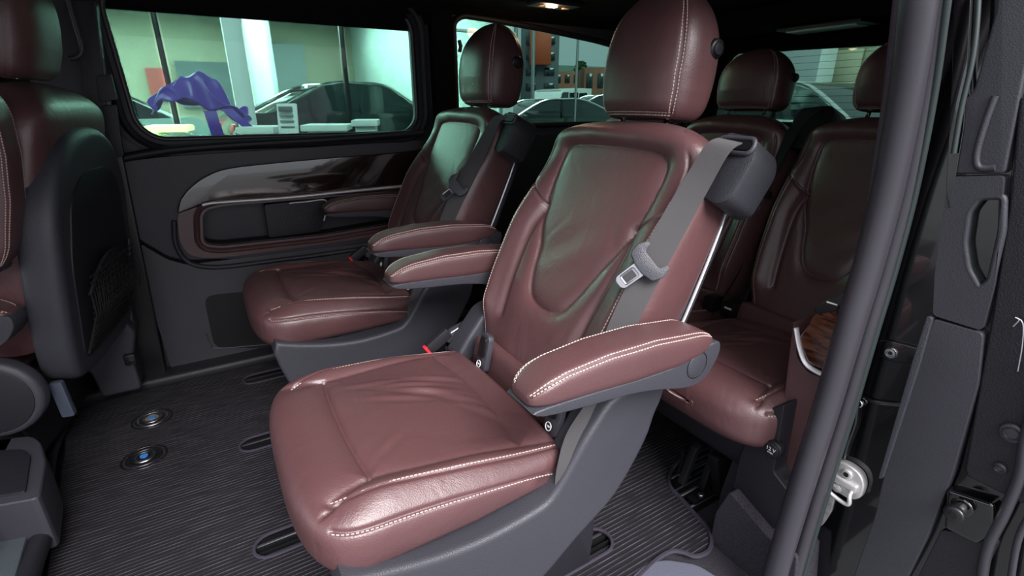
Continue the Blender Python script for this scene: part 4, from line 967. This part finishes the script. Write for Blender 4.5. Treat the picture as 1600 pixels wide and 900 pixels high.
# ================================================================== ceiling lights
def lamp_at(name, c, label, on):
    t = empty(name, c); tag(t, label, 'ceiling light')
    rbox('housing', (0, 0, .002), (.22, .11, .02), PLD, t, .008, 3)
    return t
cl = lamp_at('dome_light', (1.41, 1.99, 1.458), 'lit warm dome light on the black headliner above the rear quarter window', True)
rbox('lit_lens', (-.01, 0, -.008), (.045, .025, .008), mat('warm_lamp', (255, 214, 160), .5, emit=(255, 200, 130), estr=14), cl, .003, 2)
rbox('side_lens', (-.065, .0, -.008), (.025, .02, .006), mat('dim_lamp', (200, 150, 110), .4), cl, .002, 2); rbox('side_lens', (.07, .01, -.008), (.03, .02, .006), MATS['dim_lamp'], cl, .002, 2)
pl_ = bpy.data.lights.new('dome_lamp', 'POINT'); pl_.energy = .8; pl_.color = (1, .72, .45); pl_.shadow_soft_size = .03
po = bpy.data.objects.new('dome_lamp', pl_); COL.objects.link(po); po.location = (1.40, 1.99, 1.43); po.parent = None
struct(rbox('trim_39', (2.45, 1.38, 1.43), (.32, 1.95, .085), HEADL, None, .015, 2))
c2 = empty('rear_light', tuple(at(1290, 43, 0, 2.42))); tag(c2, 'slim pale ceiling light strip at the rear of the headliner', 'ceiling light')
rbox('housing', (0, 0, .004), (.16, .36, .014), BLK, c2, .005, 2); rbox('lens', (0, 0, -.006), (.10, .30, .008), mat('pale_lens', (176, 196, 190), .25), c2, .003, 2)

# ================================================================== OUTSIDE
GZ = -.10
ASPH = mat('asphalt', (96, 98, 100), .85, bump=.5, bscale=60, var=.15, vscale=3)
gr = struct(plate('floor', [(-60, -30), (90, -30), (90, 90), (-60, 90)], GZ-.05, GZ, ASPH, axis='z')); gr.name = 'ground'
MW = mat('cladding_white', (214, 218, 220), .6, var=.05, vscale=1); MG = mat('cladding_grey', (128, 134, 138), .6); MDK = mat('showroom_dark', (84, 90, 96), .7); MBG = mat('showroom_beige', (168, 158, 140), .7)
BRK = mat('brick_red', (132, 84, 66), .8, var=.1); CREAM = mat('cream_wall', (214, 206, 180), .7); ORG = mat('orange_sign', (170, 72, 40), .6); GRN = mat('green_hedge', (70, 96, 62), .9, var=.4, vscale=4)
PWH = mat('car_white', (226, 228, 230), .2, coat=1); PBK = mat('car_black', (18, 20, 24), .15, coat=1); PGR = mat('car_grey', (120, 126, 130), .2, coat=1)
TIRE = mat('tyre', (18, 18, 18), .8); LAMPW = mat('lit_headlamp', (255, 250, 200), .3, emit=(236, 255, 150), estr=5); LAMPO = mat('lit_downlight', (255, 250, 220), .3, emit=(255, 248, 205), estr=9)
TAIL = mat('red_tail_lamp', (190, 20, 30), .3, emit=(220, 20, 30), estr=1.2)
# place by bearing: px column, distance along camera heading
def gp(px_, depth):
    """ground point seen in column px at the given depth"""
    cx, cy = math.cos(_th), math.sin(_th)
    l = (px_-800)/779*depth*.94
    return (cx*depth+_R[0]*l, cy*depth+_R[1]*l)
def zat(py, depth): return CAMH+(165-py)/829.5*depth*1.0
def car(name, label, loc, rz, m, Lc=4.5, Wc=1.8, H=1.45, van=False, lights=True, lz=.68, group='cars parked outside'):
    root = empty(name, loc, rz); tag(root, label, 'car', group)
    if van: body = [(-2.2, .3), (-2.25, .8), (-2.0, 1.05), (-1.3, 1.15), (-.6, 1.85), (1.9, 1.95), (2.25, 1.8), (2.3, .4), (2.1, .28)]; gl = [(-1.15, 1.2), (-.55, 1.75), (1.7, 1.8), (1.8, 1.2)]
    else: body = [(-2.2, .3), (-2.25, .62), (-2.0, .82), (-1.0, .95), (-.95, .96), (1.5, .98), (2.05, .98), (2.25, .8), (2.25, .4), (2.1, .28)]; gl = [(-1.15, .95), (-.45, 1.36), (.0, 1.43), (.75, 1.40), (1.75, .97)]
    sx_ = Lc/4.5; sz_ = H/(1.9 if van else 1.45)
    S = lambda P: [(x*sx_, z*sz_) for x, z in P]
    plate('body', spline(S(body), 3, True), -Wc/2, Wc/2, m, root, bev=.12, seg=3, ang=50)
    if van: 
        for sg in (-1, 1):
            for a, b_ in ((-1.05, -.2), (-.1, .8), (.9, 1.75)):
                plate('window', rnd(S([(max(a, -1.05), 1.2), (a+.25 if a < -1 else a, 1.72), (b_, 1.75), (b_, 1.2)]), .05), sg*(Wc/2-.02), sg*(Wc/2+.012), CARGL, root)
        plate('windscreen', S([(-1.27, 1.2), (-.68, 1.82), (-.60, 1.80), (-1.19, 1.18)]), -Wc*.42, Wc*.42, CARGL, root)
    else:
        plate('cabin', spline(S(gl), 3)+S([(1.75, .9), (-1.15, .9)]), -Wc*.42, Wc*.42, CARGL, root, bev=.10, seg=3, ang=50)
        plate('roof', S([(-.42, 1.37), (.0, 1.445), (.7, 1.42), (.95, 1.34), (.7, 1.38), (.0, 1.41)]), -Wc*.36, Wc*.36, m, root, bev=.01)
        for sg in (-1, 1):
            tube('roof_rail', [(x*sx_, sg*Wc*.425, z*sz_) for x, z in spline([(-1.15, .97), (-.45, 1.37), (.1, 1.44), (.8, 1.40), (1.75, .99)], 4)], .022, CHR, root, 6)
            tube('door_pillar', [(.15*sx_, sg*Wc*.44, .95*sz_), (.10*sx_, sg*Wc*.40, 1.40*sz_)], .03, BLK, root, 6)
            mi = rbox('door_mirror', (-.95*sx_, sg*(Wc/2+.05), 1.0*sz_), (.12, .2, .14), m, root, .04, 3)
    for x in (-1.4*sx_, 1.4*sx_):
        for sg in (-1, 1):
            w = cyl('wheel', (x, sg*(Wc/2-.2), .33), (x, sg*(Wc/2+.01), .33), .33, TIRE, root, 24, bev=.03)
            cyl('rim', (x, sg*(Wc/2+.0), .33), (x, sg*(Wc/2+.02), .33), .21, SAT, w, 16, bev=.02)
    for sg in (-1, 1):
        rbox('headlamp', (-2.14*sx_, sg*Wc*.38, lz*sz_), (.30, .30, .05), LAMPW if lights else CLEAR, root, .03, 2)
        rbox('tail_lamp', (2.22*sx_, sg*Wc*.38, .78*sz_), (.1, .26, .12), TAIL, root, .03, 2)
    return root
# dealership hall along the far side: floor slab, back wall, fascia, columns, glazing
hall = empty('dealership_hall', (0, 0, 0)); tag(hall, 'glass-fronted dealership hall with white fascia seen through the far side window', 'building')
def hb(name, x0, x1, y0, y1, z0, z1, m, bev=.01): return rbox(name, ((x0+x1)/2, (y0+y1)/2, (z0+z1)/2), (x1-x0, y1-y0, z1-z0), m, hall, bev, 1)
hb('floor_slab', -14, 4.9, 8.0, 18, -.20, -.08, MG)
hb('rear_wall', -14, 4.9, 17.7, 18, -.3, 5.2, MBG)
hb('roof_slab', -14, 4.9, 7.6, 18, 5.0, 5.6, MW)
hb('fascia', -14, 4.9, 7.9, 8.1, 3.35, 5.0, MW)
hb('side_wall', 4.7, 4.9, 8.3, 18, -.3, 5.2, MW)
for x in (-9.2, -6.4, -1.05, .62, 3.4, 4.75): hb('column', x-.11, x+.11, 8.0, 8.22, -.1, 3.4, MW)
for x in (-7.8, -3.9, -.2, 2.0): hb('mullion', x-.03, x+.03, 7.98, 8.06, -.1, 3.4, DMET)
hb('transom', -14, 4.9, 7.98, 8.06, 2.15, 2.2, MW)
for a, b_ in ((-9.1, -6.5), (-6.3, -3.95), (-3.85, -1.2), (-.9, -.25), (-.15, .5), (.75, 1.95), (2.05, 3.3), (3.5, 4.65)): hb('glass_pane', a, b_, 8.01, 8.03, -.1, 3.35, CLEAR, 0)
for a, b_, c, d_, m in ((-8.5, -5.2, .6, 2.4, MDK), (-4.2, -2.2, .9, 3.2, MG), (-.9, -.4, 1.2, 2.0, mat('red_poster', (170, 60, 60), .6)), (-.2, 1.6, 1.0, 2.2, MDK), (2.2, 3.2, .6, 2.8, MG)):
    hb('wall_panel', a, b_, 17.5, 17.7, c, d_, m, 0)
hb('partition', 1.5, 1.6, 12, 17.6, -.3, 3.2, MW)
for x, y in ((-6, 10), (-2.6, 11), (.55, 11.5), (2.9, 11), (-.9, 10), (2.0, 14), (-4.5, 13)): 
    cyl('downlight', (x, y, 3.33), (x, y, 3.30), .13, LAMPO, hall, 16)
hb('ceiling_panel', -14, 4.7, 8.2, 17.7, 3.35, 3.42, MG)
for lx in (-7, -1, 3.2):  # unseen area fills, added to brighten the hall behind the glazing
    al = bpy.data.lights.new('hall_fill', 'AREA'); al.energy = 3200 if lx < 3 else 1200; al.size = 5 if lx < 3 else 2; al.size_y = 7; al.shape = 'RECTANGLE'; al.color = (1, .98, .92)
    ao = bpy.data.objects.new('hall_fill', al); COL.objects.link(ao); ao.location = (lx, 12.5, 3.25)
# trees beyond
def tree(x, y, h, label):
    root = empty('tree', (x, y, GZ)); tag(root, label, 'tree', 'trees beyond the forecourt')
    cyl('trunk', (0, 0, 0), (0, 0, h*.45), h*.03, mat('bark', (70, 58, 48), .9), root, 8)
    parts = []; rg = random.Random(int(x*100+y*7))
    for _ in range(1500):
        th = rg.uniform(0, 6.28); r = h*.30*math.sqrt(rg.random()); zz = rg.uniform(.25, 1)*h; r *= (1.15-zz/h)*1.5
        sz = rg.uniform(.12, .3)*h/6; n = np.array([rg.gauss(0, 1) for _ in range(3)]); n /= np.linalg.norm(n); a = np.cross(n, [0, 0, 1.]); a /= np.linalg.norm(a)+1e-6; b_ = np.cross(n, a); c = np.array([r*math.cos(th), r*math.sin(th), zz])
        parts.append(([c+a*sz, c+b_*sz*.6, c-a*sz, c-b_*sz*.6, c+n*sz*.2], [(0, 1, 4), (1, 2, 4), (2, 3, 4), (3, 0, 4)]))
    V, F = join_vf(parts); stuff(pyd('foliage', V, F, GRN, root, False))
for i, (p_, d_, h) in enumerate(((1000, 30, 4), (905, 64, 6))):
    x, y = gp(p_, d_); tree(x, y, h, ['leafy tree before the brick houses in the quarter window', 'distant tree in the middle of the quarter window'][i])
# white car under the purple cloth
wc = car('parked_van', 'white parked van with dark windows outside the far window, left side', (-2.2, 6.9, GZ), math.radians(180), PWH, 4.6, 1.9, 1.68, True)
def cloth(root):
    M, N = 90, 70; V = []; F = []
    for i in range(M):
        for j in range(N):
            u = i/(M-1); v = j/(N-1); 
            x = -.62+1.24*u; yy = -.35+.62*v
            env = math.exp(-((u-.42)/.36)**4)*(1-(2*v-1)**4*.8)
            z = .40*env+.085*math.sin(9*u+5*v+2*math.sin(7*v))+.05*math.sin(17*u-8*v+1.5*math.sin(5*u))-.30*max(0, u-.55)-.15*max(0, .25-u)
            z += .03*math.sin(31*u+9*v)*env+.02*math.sin(23*v-15*u); x += .06*math.sin(11*v+4*u); yy += .05*math.sin(13*u+3*v)
            V.append((x, yy, z))
    for i in range(M-1):
        for j in range(N-1): F.append((i*N+j, i*N+j+1, (i+1)*N+j+1, (i+1)*N+j))
    o = pyd('draped_cloth', V, F, PUR, root, True, 180)
    md = o.modifiers.new('thick', 'SOLIDIFY'); md.thickness = .012
    return o
PUR = mat('purple_satin', (74, 40, 150), .35, spec=.6)
WCAR = car('white_car', 'white car nose with lit slanted headlamp at the lower left of the far window', (at(272, 200, 1, 4.6)[0]-2.2, 4.5, GZ), math.radians(172), PWH, 4.4, 1.75, 1.72, lz=.83)
WC2 = car('white_hatchback', 'white car with curved wheel arch right of the purple cloth', (-1.7, 9.5, -.08), math.radians(6), PWH, 3.6, 1.7, 1.42)
pc = empty('purple_cloth', tuple(at(314, 168, 1, 5.6))); tag(pc, 'bunched purple satin cloth with hanging ribbon ends over the white car', 'cloth')
cloth(pc); pc.scale = (.58, .58, .56)
for (a, b_, c, d_) in ((.02, -.05, .06, -.42), (.25, -.02, .62, -.42)):
    ribbon('ribbon_end', [(a, -.36, b_), ((a+c)/2, -.39, (b_+d_)/2), (c, -.36, d_)], [(a+.17, -.36, b_), ((a+c)/2+.17, -.385, (b_+d_)/2-.02), (c+.18, -.36, d_)], .012, PUR, pc)
# black saloon and desks in front of the hall
car('black_saloon', 'black saloon with chrome window line outside the far window, right part', (2.55, 9.9, -.08), math.radians(186), PBK, 4.3, 1.75, 1.50)
car('dark_car', 'dark car with open boot behind the glass pane, middle of the far window', (-3.6, 12.5, -.08), math.radians(250), PBK, 4.2, 1.8, 1.4)
for (p_, d_, w_, h_, lab) in ((404, 4.9, .24, .72, 'white display table left of the brochure stand'), (508, 5.4, .34, .72, 'white display table right of the brochure stand'), (570, 5.6, .20, .76, 'narrow white display table beside the glass edge')):
    x, y = gp(p_, d_); t = empty('display_table', (x, y, GZ), math.radians(-20)); tag(t, lab, 'table', 'white display tables')
    rbox('top', (0, 0, h_+.22), (w_*1.3, .5, .06), MW, t, .01, 2); rbox('pedestal', (0, 0, (h_+.2)/2), (w_, .4, h_+.2), MW, t, .01, 2)
x, y = gp(447, 4.9); bs = empty('brochure_stand', (x, y, GZ), math.radians(-25)); tag(bs, 'slanted white price stand with printed lines by the tables', 'stand')
o = rbox('board', (0, 0, 1.02), (.18, .03, .30), MW, bs, .008, 2, (math.radians(-12), 'X')); rbox('post', (0, .05, .5), (.05, .05, 1.0), MW, bs, .01)
for k, (h, c) in enumerate(((.06, MDK), (.03, MG), (.02, MG), (.02, MG))): rbox('print_block', (0, -.03+.0, 1.12-k*.052), (.12, .02, h*.7), c, bs, .002, 1, (math.radians(-12), 'X'))
# quarter window view
def block(name, label, p_, d_, w_, dep, z0, z1, m, rows=0, cols=0, rz=None, grp=None, cat='building'):
    x, y = gp(p_, d_); t = empty(name, (x, y, GZ), math.radians(-31) if rz is None else rz); tag(t, label, cat, grp)
    rbox('wall', (0, dep/2, (z0+z1)/2-GZ), (w_, dep, z1-z0), m, t, .02, 1)
    for i in range(rows):
        for j in range(cols):
            rbox('window', (-w_/2+(j+.5)*w_/cols, -.02, z0-GZ+(i+.55)*(z1-z0)/rows), (w_/cols*.55, .1, (z1-z0)/rows*.5), CARGL, t, .01, 1)
    return t
block('office_tower', 'dark narrow tower with orange sign in the quarter window', 843, 34, 2.3, 3, GZ, 6.1, MDK, 7, 2)
t = block('orange_sign', 'orange vertical sign on the dark tower', 843, 33.4, 1.3, .3, 3.4, 5.6, ORG, cat='sign')
block('white_hall', 'white flat building left of the dark tower', 735, 28, 4.4, 4, GZ, 4.6, MW, 2, 4)
block('brick_house', 'brick terrace with dark windows in the quarter window', 885, 50, 4.2, 5, GZ, 4.0, BRK, 3, 5, grp='brick houses')
block('brick_house', 'lower brick house nearer the large headrest', 945, 36, 3.0, 4, GZ, 3.4, BRK, 2, 4, grp='brick houses')
x, y = gp(900, 75); hl_ = plate('hill', spline([(-40, -1), (-30, 4), (-15, 6), (0, 6.3), (14, 5.2), (30, 3.4), (42, -1)], 5), 0, 6, mat('hazy_hill', (110, 132, 122), .9, var=.2, vscale=.5)); hl_.location = (x, y, GZ); hl_.rotation_euler = (0, 0, math.radians(-31)); hl_['kind'] = 'structure'
x, y = gp(868, 28); car('white_van', 'small white van with two dark side windows in the quarter window', (x, y, GZ), math.radians(20), PWH, 4.2, 1.8, 1.95, True)
x, y = gp(935, 19); car('silver_car', 'white hatchback near the edge of the large headrest', (x, y, GZ), math.radians(-20), PWH, 4.2, 1.75, 1.5)
x, y = gp(850, 13); car('dark_hatch', 'dark green parked car below the white van', (x, y, GZ), math.radians(-10), mat('car_green', (24, 44, 36), .2, coat=1), 4.3, 1.75, 1.3)
for i, (p_, py_, d_) in enumerate(((787, 42, 9), (903, 57, 12))):
    x, y = gp(p_, d_); fl_ = empty('street_lamp', (x, y, GZ)); tag(fl_, ['pale post lamp seen above the farther headrest', 'faint post lamp in the quarter window sky'][i], 'lamp')
    zz = zat(py_, d_)-GZ; cyl('post', (0, .1, 0), (0, .1, zz+.05), .03, SAT, fl_, 10); rbox('lamp_head', (0, 0, zz), (.22, .3, .04), LAMPO if i == 0 else MW, fl_, .01, 2)
for (p_, d_), lb in zip(((806, 14), (832, 14.2)), ('left', 'right')):
    x, y = gp(p_, d_); fp = cyl('flag_pole', (x, y, GZ), (x, y, 5.0), .05, SAT, None, 10); tag(fp, 'slim pale pole crossing the quarter window, %s of the two' % lb, 'pole', 'pale poles outside')
# rear window view
rb2 = empty('rear_building', (16, 6.2, GZ)); tag(rb2, 'pale panelled building seen through the rear window', 'building')
rbox('wall', (0, 0, 3.0), (.6, 14, 7.4), CREAM, rb2, .02)
for i in range(5):
    for j in range(9): rbox('cladding_panel', (-.33, -6.2+j*1.4, .6+i*1.35), (.06, 1.34, 1.28), CREAM, rb2, .02, 1)
rbox('corner_column', (-1.2, 2.6, 3.2), (.8, 1.3, 7.6), MW, rb2, .03)
rbox('hedge_row', (-3.0, .4, 1.3), (.8, 2.6, .5), GRN, rb2, .1)
car('silver_estate', 'large silver car with sloping roof just behind the rear window', (7.6, 4.1, GZ), math.radians(75), mat('car_silver', (214, 222, 222), .3, 0, coat=1), 4.4, 1.8, 1.46)
